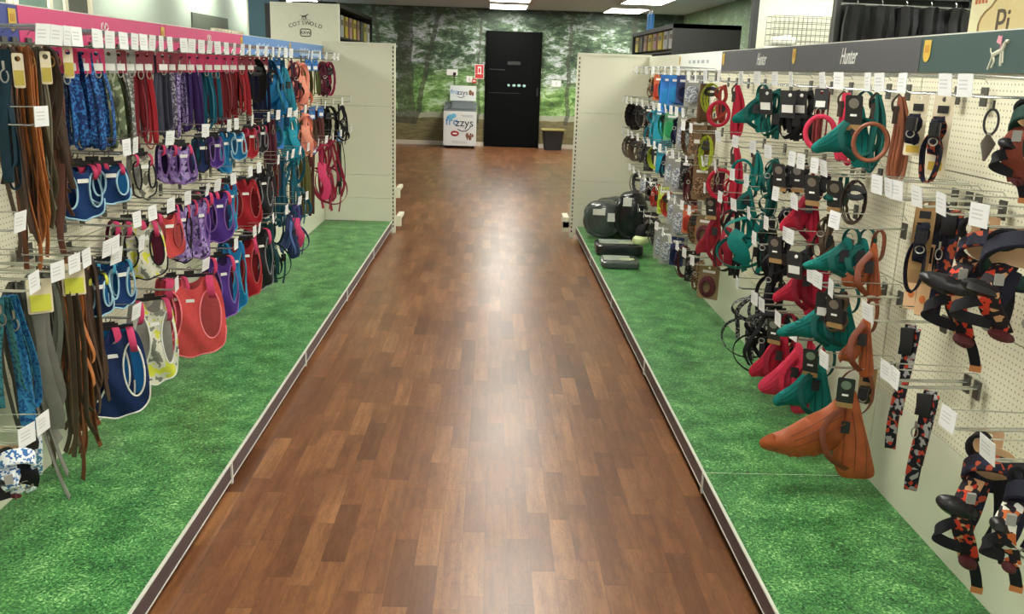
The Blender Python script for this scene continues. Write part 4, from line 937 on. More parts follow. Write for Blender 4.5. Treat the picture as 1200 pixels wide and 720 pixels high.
row('right', 'second row', 1.13, [
    Lx('long', 1107, 372, 'long navy lead folded on kraft card', dict(mat=NAVO, w=.03), 55, .15),
    Lx('long', 1092, 372, 'black lead folded beside navy lead', dict(mat=NAV, w=.03), 45, .10),
    Lx('collar', 1079, 342, 'navy webbing collar with peach card', dict(mat=NAV, crd=KRAFT, long=True), 55, .16),
    Lx('big', 1143, 428, 'large print harness with peach card, black pad', dict(A=NAVO, B=FLOR2, ratio=.52, ring=.34, padr=.36), 62, .13),
    Lx('big', 1183, 415, 'large green lined harness', dict(A=NAV, B=FLOR2, ratio=.75, ring=.40, lined=DGRN, tongue=False), 62, .15),
    (1040, None, None, '', [], {}, dict(d=.2)),
    Lx('coil', 1002, 262, 'dark brown leather lead loop', dict(mat=leather((64, 50, 40)), w=.014, r=.04), 50, .13),
    Lx('pad', 985, 238, 'deep teal harness with dark tag', dict(mat=TEALD, tagm='disc', dark=TEALD), 50, .15),
    Lx('web', 965, 222, 'charcoal tagged harness', dict(mat=BLKW, tagm='disc'), 50, .16),
    Lx('pad', 950, 285, 'crimson padded harness', dict(mat=CRIM, dark=CRIMD, ratio=.55), 55, .16),
    Lx('web', 926, 222, 'black harness, thin straps', dict(mat=BLKW, tagm='disc', w=.018), 50, .15, stack=2),
    Lx('web', 906, 232, 'black and green harness', dict(mat=TEALD, w=.018), 50, .15),
    Lx('rope', 884, 222, 'teal rope lead', dict(mat=TEALH, ringr=.045, r=.006), 50, .15),
    Lx('rope', 858, 255, 'long red rope lead', dict(mat=CRIM, ringr=.06, r=.0085, strands=4), 50, .16),
    Lx('coil', 828, 200, 'lime green lead coil', dict(mat=LIME, w=.012, r=.04), 50, .15),
    Lx('lead', 818, 206, 'brown striped lead bundle', dict(mat=fabric((104, 78, 56), 'speck', (160, 130, 90)), n=4, w=.022, crd=BRCARD), 50, .15)], L=.22)
row('right', 'third row', .985, [
    Lx('pad', 990, 325, 'teal padded harness, large', dict(mat=TEALH, dark=TEALD, ratio=1.0), 55, .19, stack=2),
    Lx('pad', 1022, 350, 'rust brown leather harness', dict(mat=RUSTL, dark=RUSTD, ratio=.55), 50, .11),
    Lx('web', 968, 300, 'grey brown strap harness', dict(mat=fabric((100, 84, 66)), w=.018), 50, .12),
    Lx('web', 930, 262, 'black harness with many straps', dict(mat=BLKW, w=.022, ratio=.9), 50, .17, stack=2),
    Lx('web', 900, 285, 'dark green lead harness', dict(mat=TEALD, w=.02), 50, .14),
    Lx('pad', 878, 252, 'teal ruffled harness', dict(mat=TEALH, dark=TEALD), 50, .16),
    Lx('web', 856, 252, 'red strap harness', dict(mat=CRIM, w=.018), 50, .16),
    Lx('lead', 842, 250, 'dark maroon lead', dict(mat=MAROON, n=4, w=.02), 50, .15)], L=.22)
row('right', 'fourth row', .86, [
    Lx('pad', 946, 368, 'crimson red harness, tall', dict(mat=CRIM, dark=CRIMD, ratio=.7), 50, .15, stack=2),
    Lx('web', 945, 312, 'black tagged harness', dict(mat=BLKW, tagm='white', ratio=.5), 50, .18),
    Lx('web', 917, 320, 'charcoal tagged black harness', dict(mat=BLKW, tagm='disc', ratio=.5), 50, .17),
    Lx('web', 900, 325, 'black harness with green strap', dict(mat=BLKW, w=.022), 50, .15),
    Lx('web', 873, 318, 'teal strap harness, tangled', dict(mat=TEALH, w=.026, ratio=.9, pads=TEALH), 50, .18),
    Lx('web', 858, 325, 'black and red tangled harness', dict(mat=BLKW, w=.022, pads=CRIMD), 50, .17),
    Lx('pad', 839, 312, 'red and kraft harness', dict(mat=fabric((168, 40, 52)), dark=CRIMD, tagm='disc', ratio=.4), 50, .17)], L=.22)
row('right', 'fifth row', .775, [
    Lx('pad', 968, 408, 'teal harness with black tag', dict(mat=TEALH, dark=TEALD, tagm='white', ratio=.95), 55, .18, stack=2),
    Lx('pad', 1013, 440, 'rust leather harness with kraft foot', dict(mat=RUSTL, dark=RUSTD, ratio=.5), 50, .12),
    Lx('web', 985, 385, 'brown tagged harness', dict(mat=leather((84, 62, 46)), tagm='disc', ratio=.5), 50, .16),
    Lx('long', 1056, 532, 'floral print long lead', dict(mat=FLOR, w=.03), 55, .12),
    Lx('web', 906, 372, 'black boot shaped harness', dict(mat=BLKW, w=.026), 50, .15)], L=.22)
row('right', 'sixth row', .655, [
    Lx('big', 1146, 690, 'print harness with black pad, long tail', dict(A=NAVO, B=FLOR2, ratio=.42, ring=.36, padr=.30), 60, .14),
    Lx('big', 1194, 684, 'black and orange harness', dict(A=NAV, B=fabric((40, 36, 40), 'print', (190, 100, 50), (220, 220, 210)), ratio=.42, cardc=False), 60, .15),
    Lx('long', 1080, 580, 'navy floral long lead, lowest reaching', dict(mat=FLOR, w=.032), 55, .15),
    Lx('collar', 1089, 480, 'navy collar folded double', dict(mat=NAV), 45, .12)], L=.22)
row('right', 'lowest row', .545, [
    Lx('pad', 985, 560, 'large rust leather harness', dict(mat=RUSTL, dark=RUSTD, tagm='disc', ratio=.95), 60, .16),
    Lx('pad', 955, 495, 'teal harness with kraft tags', dict(mat=TEALH, dark=TEALD, tagm='disc', ratio=.8), 55, .15),
    Lx('pad', 932, 484, 'rose red harness', dict(mat=ROSE, dark=CRIM, ratio=.6), 55, .16, stack=2),
    Lx('pad', 915, 462, 'crimson pink harness', dict(mat=CRIM, dark=CRIMD, ratio=.6, tagm='disc'), 50, .15),
    Lx('web', 898, 444, 'black webbing harness', dict(mat=BLKW, w=.026, ratio=.8), 55, .18, stack=2),
    Lx('web', 882, 425, 'black webbing harness with pale edge', dict(mat=fabric((30, 30, 34), 'speck', (130, 130, 130)), w=.024, ratio=.8), 55, .16),
    Lx('collar', 1015, 475, 'dark collar with charcoal tag', dict(mat=leather((50, 42, 36)), crd=KRAFT), 55, .10)], L=.22)
for k, (yy, dd) in enumerate(((2.40, .12), (2.47, .12))):
    t = thing('carded_packet', (WR-dd, yy, 1.0), -math.radians(45)); c = card(t, .036, .0, .20, PEACH, 0, 'card')
    MB().box((0, -.002, -.03), (.018, .001, .045)).build('label_print', NAV, c); MB().ell((0, -.002, -.155), (.009, .001, .012), 8, 5).build('orange_print', plain('orange_print', (214, 120, 60), .6), c)
    tag(t, 'tall peach card with orange mark, %s of the pair left of the navy leads' % ('right' if k == 0 else 'left'), 'packet', 'peach cards')
# dense small stock at the far end of the right wall
PAL = [('blue', BCARD, SKY, 'box'), ('teal', plain('teal_card', (30, 120, 140), .5), TURQ, 'box'), ('brown', BRCARD, fabric((98, 72, 52), 'speck', (160, 128, 96)), 'box'), ('grey', GCARD, fabric((120, 126, 140), 'speck', (200, 204, 206)), 'box'), ('black', BLKCARD, fabric((40, 40, 46), 'speck', (120, 116, 110)), 'coil'), ('green', plain('green_card', (90, 160, 110), .5), GRN, 'box'), ('kraft', plain('dull_kraft', (140, 116, 84), .6), fabric((110, 40, 46), 'speck', (60, 40, 40)), 'coil'), ('orange', plain('orange_card', (206, 104, 60), .5), fabric((190, 60, 40)), 'box'), ('navy', plain('navy_card', (40, 56, 110), .5), NAVYF, 'coil'), ('lime', plain('lime_card2', (190, 200, 90), .5), LIME, 'coil')]
PN = [0]
def P_(px, pb, c, W=.11, Hh=.2, d=.15, **op):
    q = PAL[c]; PN[0] += 1
    W *= random.uniform(.75, .95); Hh *= random.uniform(.7, .95)
    if c not in (0, 3) and PN[0] % 2: return (px, None, 'coil' if PN[0] % 4 == 1 else 'web', '%s hung %s' % (q[0], 'lead' if PN[0] % 4 == 1 else 'harness'), [Hh], dict(mat=q[2], w=.022), dict(yaw=50, d=d, pre=1))
    return (px, None, 'pack', '%s carded pet pack' % q[0], [W, Hh], dict(cm=q[1], im=q[2], shape=q[3]), dict(yaw=50, d=d, pre=1, **op))
row('right', 'far top row', 1.43, [P_(812, 0, 3, .14, .22), P_(803, 0, 8, .15, .20, stack=2), P_(795, 0, 0, .2, .26, stack=2), P_(787, 0, 0, .2, .3), P_(780, 0, 1, .16, .24), P_(772, 0, 7, .10, .24), P_(766, 0, 2, .10, .2), (758, None, None, '', [], {}, dict(d=.2)), (752, None, None, '', [], {}, dict(d=.2)), (746, None, None, '', [], {}, dict(d=.2))])
row('right', 'far second row', 1.20, [P_(818, 0, 2, .13, .26, stack=2), P_(810, 0, 2, .13, .26), P_(803, 0, 3, .12, .22), P_(796, 0, 8, .12, .25, stack=2), P_(788, 0, 5, .13, .26), P_(781, 0, 5, .12, .26), P_(774, 0, 1, .12, .3, stack=2), P_(767, 0, 1, .12, .3), P_(760, 0, 4, .09, .26), P_(753, 0, 4, .09, .26), (746, None, 'coil', 'black and pink hung bundle', [.22], dict(mat=fabric((40, 34, 36)), w=.05, r=.06), dict(yaw=45, d=.16, pre=1)), (741, None, 'coil', 'dark brown hung bundle', [.2], dict(mat=fabric((52, 40, 36)), w=.05, r=.06), dict(yaw=45, d=.16, pre=1))])
row('right', 'far third row', .95, [P_(822, 0, 2, .13, .26, stack=2), P_(813, 0, 6, .13, .28), P_(805, 0, 4, .12, .22), P_(797, 0, 3, .14, .24, stack=2), P_(789, 0, 3, .14, .26), P_(782, 0, 8, .12, .26), P_(775, 0, 1, .1, .24), P_(768, 0, 9, .10, .2), P_(761, 0, 4, .1, .24), P_(754, 0, 4, .1, .24), (746, None, 'coil', 'tan and black ring bundle', [.2], dict(mat=fabric((120, 100, 84)), w=.04, r=.07), dict(yaw=45, d=.17, pre=1)), (740, None, 'coil', 'pale ring bundle', [.2], dict(mat=fabric((150, 136, 118)), w=.04, r=.07), dict(yaw=45, d=.17, pre=1))])
row('right', 'far fourth row', .70, [P_(826, 0, 6, .13, .24), P_(817, 0, 2, .12, .26, stack=2), P_(808, 0, 7, .1, .22), P_(800, 0, 3, .16, .28, stack=2), P_(791, 0, 3, .14, .26), P_(784, 0, 7, .08, .22), P_(777, 0, 9, .1, .24), P_(770, 0, 7, .1, .22), P_(763, 0, 4, .12, .22), P_(756, 0, 3, .1, .2), (748, None, 'coil', 'grey loop bundle', [.18], dict(mat=fabric((96, 96, 98)), w=.03, r=.06), dict(yaw=45, d=.17, pre=1))])
row('right', 'far fifth row', .46, [P_(830, 0, 6, .13, .24), P_(820, 0, 2, .13, .24), P_(811, 0, 4, .12, .22), P_(802, 0, 6, .12, .24), P_(793, 0, 8, .12, .24), P_(785, 0, 3, .16, .26, stack=2), P_(777, 0, 3, .16, .26), P_(769, 0, 4, .14, .26), P_(762, 0, 4, .14, .26)])
# ------------------------------------------------------------------ bagged beds and packs on the far right base shelf
FILM = clear_mat()
def cushion(name, loc, r, e, mat, lab, rz=0., lean=0., lbl=None):
    t = thing(name, loc, rz, lab, 'pet bed')
    b = MB().ell((0, 0, 0), r, 24, 14, e); M = Matrix.Rotation(lean, 3, 'X')
    b.v = [M @ Vector((v.x*(1+.05*math.sin(v.z*30+v.y*14)), v.y*(1+.08*math.sin(v.x*22+1)), v.z*(1+.04*math.sin(v.x*35)))) for v in b.v]
    zmin = min(v.z for v in b.v); b.v = [v-Vector((0, 0, zmin)) for v in b.v]
    bd = b.build('cushion', mat, t)
    ring = MB(); rr = arc(0, 0, r[0]*.86, r[2]*.8, 28)
    ring.tube([M @ Vector((p.x, -r[1]*.62, p.z))-Vector((0, 0, zmin)) for p in rr], min(r)*.22, 8, True); ring.build('rim', mat, t)
    for (x, z, w, h_) in (lbl or [(0, .05, .09, .06)]):
        c = M @ Vector((x, -r[1]*1.06, z)); MB().box(c-Vector((0, 0, zmin)), (w, .004, h_), .1, lean).build('label', WHITE, t, 'white printed label')
    return t
DG = plain('glossy_grey_bag', (70, 78, 76), .18, var=.35, scale=14); DB = plain('glossy_black_bag', (34, 36, 40), .2, var=.3, scale=14)
cushion('bagged_pet_bed', (.93, 7.38, ZB), (.155, .12, .15), .7, DG, 'grey round pet bed in clear bag, left by the slotted end panel', -.15, .15, [(-.03, .09, .10, .05), (.07, .05, .06, .07)])
cushion('bagged_pet_bed', (1.03, 7.60, ZB), (.16, .10, .15), .7, DG, 'grey pet bed in clear bag behind the front grey one', -.1, .1, [(.05, .10, .08, .08)])
cushion('bagged_pet_bed', (1.15, 7.30, ZB), (.13, .12, .20), .75, DB, 'tall black pet bed in clear bag leaning on the stock', -.2, .2, [(-.03, .15, .07, .07)])
def flatpack(loc, sz, lab, mat, rz):
    t = thing('folded_pet_mat', loc, rz, lab, 'pet mat')
    MB().ell((0, 0, sz[2]/2), (sz[0]/2, sz[1]/2, sz[2]/2), 28, 10, .35).build('mat', mat, t)
    MB().box((-.02, 0, sz[2]+.0015), (sz[0]*.7, sz[1]*.55, .002)).build('sleeve', plain('grey_green_sleeve', (150, 160, 150), .3, var=.3, scale=20), t, 'pale printed paper sleeve')
    MB().box((.05, -sz[1]*.1, sz[2]+.003), (.10, .05, .001)).build('label', plain('lime_grey_label', (190, 200, 150), .4), t)
flatpack((.975, 6.72, ZB), (.36, .32, .085), 'dark folded pet mat in clear wrap, next to the grey beds', DB, -.03)
flatpack((.925, 6.27, ZB), (.27, .30, .05), 'thin dark folded pet mat in wrap, nearest the camera', DG, -.06)
t = thing('pet_shoe', (1.12, 6.55, .24), -.6, 'white and black pet shoe hanging above the folded mats', 'pet shoe')
MB().ell((0, 0, 0), (.05, .10, .035), 16, 8, .7).build('sole', plain('lime_sole', (214, 226, 170), .5), t, 'pale lime sole'); MB().ell((0, .02, .05), (.042, .075, .06), 16, 8, .7).build('upper', BLACKF, t); 
mb = MB()
for k in range(3): mb.ribbon([Vector((.046*math.cos(a), .0+.022*k, .04+.055*math.sin(a))) for a in [PI*i/10 for i in range(11)]], .012, .004, (0, 1, 0))
mb.build('laces', WHITE, t)
MB().tube([(0, .06, .08), (0, .06, .16), (.10, .10, .19)], .0015, 5).build('hang_loop', BLK, t)
# ------------------------------------------------------------------ the back wall
DOORM = plain('black_painted_door', (5, 8, 9), .7, spec=.1)
t = MB().bounds(-.16, .87, BACK-.05, BACK, 0, 2.09).build('door_1', plain('black_frame', (4, 6, 6), .7, spec=.1), smooth=False); struct(t)
mb = MB()
for k in range(16): mb.bounds(-.125+k*.0605, -.125+k*.0605+.056, BACK-.066, BACK-.05, .02, 2.05)
lf = mb.build('door_leaf', DOORM, t, smooth=False)
mb = MB()
for k, w in enumerate((.05, .07, .07, .06)): mb.ell((.28+k*.095, BACK-.068, 1.13), (w/2, .003, .024), 10, 6)
mb.build('emblem_row', plain('pale_mark', (150, 190, 185), .5), lf, 'row of four small pale marks')
mb = MB()
mb.bounds(-.08, .2, BACK-.0675, BACK-.066, 1.40, 1.415).bounds(-.08, .5, BACK-.0675, BACK-.066, .985, .995).bounds(.25, .48, BACK-.0675, BACK-.066, 1.50, 1.56)
mb.build('faint_print', plain('faint_grey', (26, 32, 32), .5), lf)
MB().bounds(.80, .83, BACK-.09, BACK-.066, .95, 1.1).build('door_handle', BLK, lf)
# freezer with an open front sign
FW = plain('freezer_white', (226, 230, 230), .3); FG = plain('freezer_grey', (120, 128, 132), .3)
fx0, fx1, fy0, fy1 = -.885, -.30, 16.62, 17.2
t = thing('ice_cream_freezer', ((fx0+fx1)/2, (fy0+fy1)/2, 0), 0, 'small white chest freezer with blue and black lettering against the back wall', 'freezer')
cx, cy = t.location.x, t.location.y; w2 = (fx1-fx0)/2; d2 = (fy1-fy0)/2
MB().bounds(-w2, w2, -d2, d2, .05, .66).build('body', FW, t)
MB().bounds(-w2, w2, -d2, d2, .66, .69).bounds(-w2, -w2+.04, -d2, d2, .69, .735).bounds(w2-.04, w2, -d2, d2, .69, .735).bounds(-w2, w2, d2-.04, d2, .69, .80).build('rim', FG, t)
MB().bounds(-w2+.04, w2-.04, -d2+.0, d2-.04, .69, .70).build('glass_lid', plain('dark_glass', (80, 92, 96), .08), t)
for sx in (-1, 1):
    for sy in (-1, 1): MB().tube([(sx*(w2-.05), sy*(d2-.06), 0), (sx*(w2-.05), sy*(d2-.06), .055)], .022, 10).build('foot', BLK, t)
hdr = MB().bounds(-w2+.09, w2-.02, d2-.10, d2-.06, .83, 1.10).build('header_sign', FW, t, 'white header sign', smooth=False)
MB().bounds(-w2+.12, w2-.06, d2-.09, d2-.06, .69, .84).build('sign_post', FG, t, smooth=False)
DK = plain('navy_ink', (26, 36, 66), .4); BLUEI = plain('blue_ink', (40, 140, 205), .4); REDI = plain('red_ink', (170, 36, 56), .4); BRI = plain('brown_ink', (130, 84, 60), .5); GRI = plain('grey_ink', (150, 155, 158), .5)
fr = MB().bounds(-w2+.01, w2-.01, -d2-.004, -d2, .07, .65).build('front_panel', FW, t, 'printed front panel', smooth=False)
yf = -d2-.006
MB().text('fro', .20, (-.135, yf, .475), depth=.002).build('lettering', BLUEI, fr, 'blue lettering')
MB().text('zzys', .20, (.085, yf, .455), depth=.002).build('lettering', DK, fr, 'dark lettering')
MB().tube(smooth([(-.04, yf, .345), (.05, yf, .31), (.14, yf, .33), (.20, yf, .40)]), .008, 6).build('smile_line', DK, fr)
MB().ell((-.085, yf, .265), (.075, .003, .05), 16, 8).build('lips', REDI, fr, 'red lips mark'); MB().ell((-.085, yf-.003, .265), (.045, .002, .015), 14, 6).build('lips_gap', WHITE, fr)
MB().ell((-.17, yf+.001, .55), (.06, .002, .05), 12, 6).ell((-.11, yf+.001, .58), (.05, .002, .04), 12, 6).build('splash', plain('pale_blue_ink', (110, 190, 225), .4), fr)
mb = MB()
for (a, b, c, d) in ((.14, .235, .03, .045), (.19, .20, .03, .05), (.20, .26, .018, .02), (.235, .235, .02, .03), (.14, .19, .012, .04)): mb.ell((a, yf, b), (c, .002, d), 12, 6)
mb.build('animal_print', BRI, fr, 'brown animal shapes')
MB().bounds(.02, .24, yf, yf+.002, .585, .592).bounds(.05, .24, yf, yf+.002, .565, .572).bounds(-.13, .12, yf, yf+.002, .125, .131).bounds(-.15, .14, yf, yf+.002, .10, .106).build('small_print', GRI, fr, smooth=False)
yh = d2-.102
MB().text('fro', .12, (-.12, yh, .985), depth=.002).build('lettering', BLUEI, hdr); MB().text('zzys', .12, (.025, yh, .975), depth=.002).build('lettering', DK, hdr)
MB().tube(smooth([(-.06, yh, .905), (.0, yh, .885), (.07, yh, .91)]), .006, 6).build('smile_line', DK, hdr); MB().ell((.17, yh, .98), (.03, .002, .05), 12, 6).ell((.215, yh, .96), (.02, .002, .04), 10, 6).build('animal_print', BRI, hdr)
# notices, sockets on the back wall
t = thing('fire_notice', (-.27, BACK-.004, 1.36), 0, 'red and white fire notice beside the black door', 'sign')
MB().bounds(-.085, .085, -.004, .004, -.13, .13).build('board', WHITE, t, smooth=False); rd = plain('sign_red', (200, 52, 52), .4)
MB().bounds(-.075, .075, -.006, -.004, -.12, -.045).bounds(-.075, -.03, -.006, -.004, -.04, .12).bounds(.035, .075, -.006, -.004, -.04, .12).bounds(-.03, .035, -.006, -.004, .09, .12).ell((.0, -.006, .02), (.02, .002, .05), 10, 6).build('red_print', rd, t)
t = thing('call_point', (-.36, BACK-.02, 1.19), 0, 'small red fire call point beneath the fire notice', 'fire alarm'); MB().bounds(-.04, .04, -.02, .02, -.035, .035).build('case', rd, t); MB().bounds(-.025, .025, -.022, -.02, -.012, .012).build('window', WHITE, t)
for (x, z, w, h_, lab, nm) in ((-.77, 1.33, .20, .11, 'double white wall socket above the freezer with black plug', 'wall_socket'), (-.45, 1.215, .11, .11, 'single white wall switch between socket and fire notice', 'wall_switch'), (1.165, 1.19, .17, .11, 'white wall plate to the right of the black door', 'wall_plate')):
    t = thing(nm, (x, BACK-.008, z), 0, lab, 'socket'); MB().bounds(-w/2, w/2, -.008, .008, -h_/2, h_/2).build('plate', WHITE, t)
    if nm == 'wall_socket':
        MB().bounds(.02, .07, -.03, -.008, -.05, .0).build('plug', BLK, t); MB().tube(smooth([(.045, -.03, -.05), (.05, -.03, -.2), (.02, -.03, -.38)]), .008, 6).build('cable', BLK, t)
    else: MB().bounds(-.02, .02, -.011, -.008, -.03, .03).build('rocker', plain('switch_grey', (205, 205, 200), .4), t)
# bin
t = thing('waste_bin', (1.12, 16.95, 0), 0, 'black tapered waste bin with olive rim right of the black door', 'bin')
b = MB(); n = 20
def rr(w, z): return [Vector((p[0], p[1], z)) for p in rect(-w, w, -w*.8, w*.8, .04)]
rings = [rr(.155, 0), rr(.195, .36), rr(.18, .36), rr(.14, .03)]; k = len(rings[0])
for r_ in rings: b.v += r_
for i in range(3):
    for j in range(k): b.f.append([i*k+j, i*k+(j+1) % k, (i+1)*k+(j+1) % k, (i+1)*k+j])
b.f.append(list(range(k))[::-1]); b.f.append([3*k+j for j in range(k)])
b.build('tub', plain('black_bin', (34, 32, 34), .5), t)
MB().tube([Vector((p.x, p.y, .365)) for p in rr(.205, 0)], .018, 8, True).build('rim', plain('olive_rim', (136, 128, 76), .5), t)
mb = MB()
for i in range(8): mb.ell((random.uniform(-.12, .12), random.uniform(-.1, .1), .36), (.06, .05, .03), 8, 6)
mb.build('contents', plain('mixed_litter', (128, 118, 70), .7, var=.5, scale=20), t)
# ------------------------------------------------------------------ fixtures above the left run
SAGE = plain('sage_cream', (222, 224, 208), .55); TEALP = plain('teal_panel', (62, 104, 120), .5); DKF = plain('dark_fixture', (34, 38, 40), .5); MIDG = plain('grey_green_wall', (158, 174, 160), .7)
t = thing('brand_sign', (-1.67, 8.36, 1.55), 0, 'cream sign board with dark curved lettering standing above the far left shelving', 'sign')
bd = MB().bounds(-.30, .30, -.02, .02, 0, .375).build('board', SAGE, t, smooth=False)
MB().bounds(-.345, -.30, -.02, .12, 0, .36).build('side', DKF, t, smooth=False)
INK = plain('dark_ink', (66, 62, 56), .5); mb = MB()
word = 'COTSWOLD'
for i, ch in enumerate(word):
    a = (i-3.5)*.115; R_ = .33
    mb.text(ch, .047, (.0+R_*math.sin(a)+.005, -.0215, .085+R_*math.cos(a)-.21), (math.cos(a), 0, -math.sin(a)), (math.sin(a), 0, math.cos(a)), .001)
mb.build('lettering', INK, bd, 'COTSWOLD in a dark arc')
mb = MB(); fr_ = rect(-.04, .05, .095, .155, .015); mb.tube([Vector((a, -.021, b)) for a, b in fr_], .004, 5, True); mb.text('RAW', .04, (.005, -.0215, .123), depth=.001); mb.build('box_lettering', INK, bd, 'RAW in a rounded box')
mb = MB(); c = Vector((0, -.021, .262))
mb.tube([c+Vector(p) for p in ((-.022, 0, -.002), (.012, 0, .004))], .006, 6).tube([c+Vector(p) for p in ((.012, 0, .004), (.024, 0, .016), (.034, 0, .016))], .004, 5)
for x, dx in ((-.02, -.006), (-.014, .004), (.006, -.004), (.012, .004)): mb.tube([c+Vector((x, 0, 0)), c+Vector((x+dx, 0, -.026))], .0022, 4)
mb.tube([c+Vector((-.022, 0, 0)), c+Vector((-.034, 0, .008))], .002, 4); mb.tube([c+Vector((-.05, 0, -.03)), c+Vector((.05, 0, -.03))], .0012, 4)
mb.build('dog_print', INK, bd, 'small dark dog silhouette')
# gondola behind the sign carrying it
t = thing('shelving_bay', (-1.75, 8.42, 0), 0, 'plain cream shelving bay standing behind the left end panel', 'shop shelving')
MB().bounds(-.5, .32, -.03, .5, 0, 1.55).build('carcass', CREAM, t, smooth=False); MB().bounds(-.5, .32, -.04, .52, 1.545, 1.56).build('top_board', CREAM, t, smooth=False)
t = thing('advertising_board', (-2.18, 9.0, 0), 0, 'tall flat teal panel left of the cream sign board', 'display panel')
MB().bounds(-.14, .14, -.03, .03, 0, 2.1).build('panel', TEALP, t, smooth=False); MB().bounds(-.155, -.14, -.03, .04, 0, 2.1).build('edge', SAGE, t, smooth=False); MB().bounds(.14, .20, .0, .06, 0, 2.1).build('post', DKF, t, smooth=False)
# pale partition wall seen over the left run
pw = MB().bounds(-3.75, -3.65, 6.2, 16.8, 0, CEIL-.002).build('trim_1', MIDG, smooth=False); struct(pw)
t = thing('wall_shelf', (-3.55, 12.2, 1.66), 0, 'dark wall shelf with small tins, above the pink header', 'shelf')
MB().bounds(-.10, .18, -.75, .75, 0, .02).build('board', DKF, t, smooth=False); MB().bounds(-.10, -.08, -.75, .75, .02, .30).build('backboard', plain('dark_olive', (70, 78, 66), .6), t, smooth=False)
for k in range(9):
    c = thing('tin', (-3.42, 11.6+k*.145, 1.68), 0, 'small pale tin in the row on the dark wall shelf', 'tin', 'tins on the wall shelf')
    MB().tube([(0, 0, 0), (0, 0, .11)], .05, 14).build('can', plain('tin_pale', (190, 184, 160), .4), c); MB().tube([(0, 0, .03), (0, 0, .08)], .0505, 14).build('wrap', plain('tin_brown', (112, 96, 78), .5), c)
t = thing('round_bowl', (-1.66, 4.36, 1.545), 0, 'small dark brown round dish on top of the pink header shelving', 'pet bowl')
MB().tube([Vector((.048*math.cos(a), .048*math.sin(a), .02)) for a in [2*PI*i/24 for i in range(24)]], .016, 10, True).build('rim', plain('dark_plush', (66, 50, 50), .9), t); MB().ell((0, 0, .014), (.045, .045, .014), 20, 8).build('basin', plain('dark_plush2', (84, 66, 62), .9), t)
# top of the left and right run (the island is double sided)
for side, xa, xb in (('left', WL-.66, WL-.056), ('right', WR+.056, WR+.66)):
    t = thing('gondola_unit', ((xa+xb)/2, (Y0+YE)/2, 0), 0, 'cream back half of the %s shelving run, behind its headers' % side, 'shop shelving')
    w = (xb-xa)/2; MB().bounds(-w, w, -(YE-Y0)/2, (YE-Y0)/2, 0, 1.46).build('carcass', CREAM, t, smooth=False)
    MB().bounds(-w, w, -(YE-Y0)/2, (YE-Y0)/2, 1.46, 1.50).build('top_shelf', CREAM, t, smooth=False)
# dark window posters beyond, upper left
for k, (y, w, c, z0) in enumerate(((6.9, .5, (70, 92, 84), 1.5), (7.55, .5, (92, 120, 108), 1.5), (8.35, .42, (80, 84, 72), 1.45))):
    t = thing('wall_poster', (-3.64, y, z0), 0, ['dark green framed poster above the navy and pink header joint', 'grey green framed poster on pale partition, middle of three', 'olive framed poster on pale partition, nearest the round dish'][k], 'poster')
    MB().bounds(-.01, .0, -w/2, w/2, 0, .7).bounds(0, .008, -w/2, w/2, 0, .02).build('print', plain('poster_%d' % k, c, .4, var=.35, scale=5), t, smooth=False)
    MB().bounds(0, .02, -w/2-.06, -w/2, -.02, .75).bounds(0, .02, w/2, w/2+.06, -.02, .75).bounds(0, .02, -w/2, w/2, .70, .75).build('frame', plain('pale_frame', (216, 212, 190), .5), t, smooth=False)
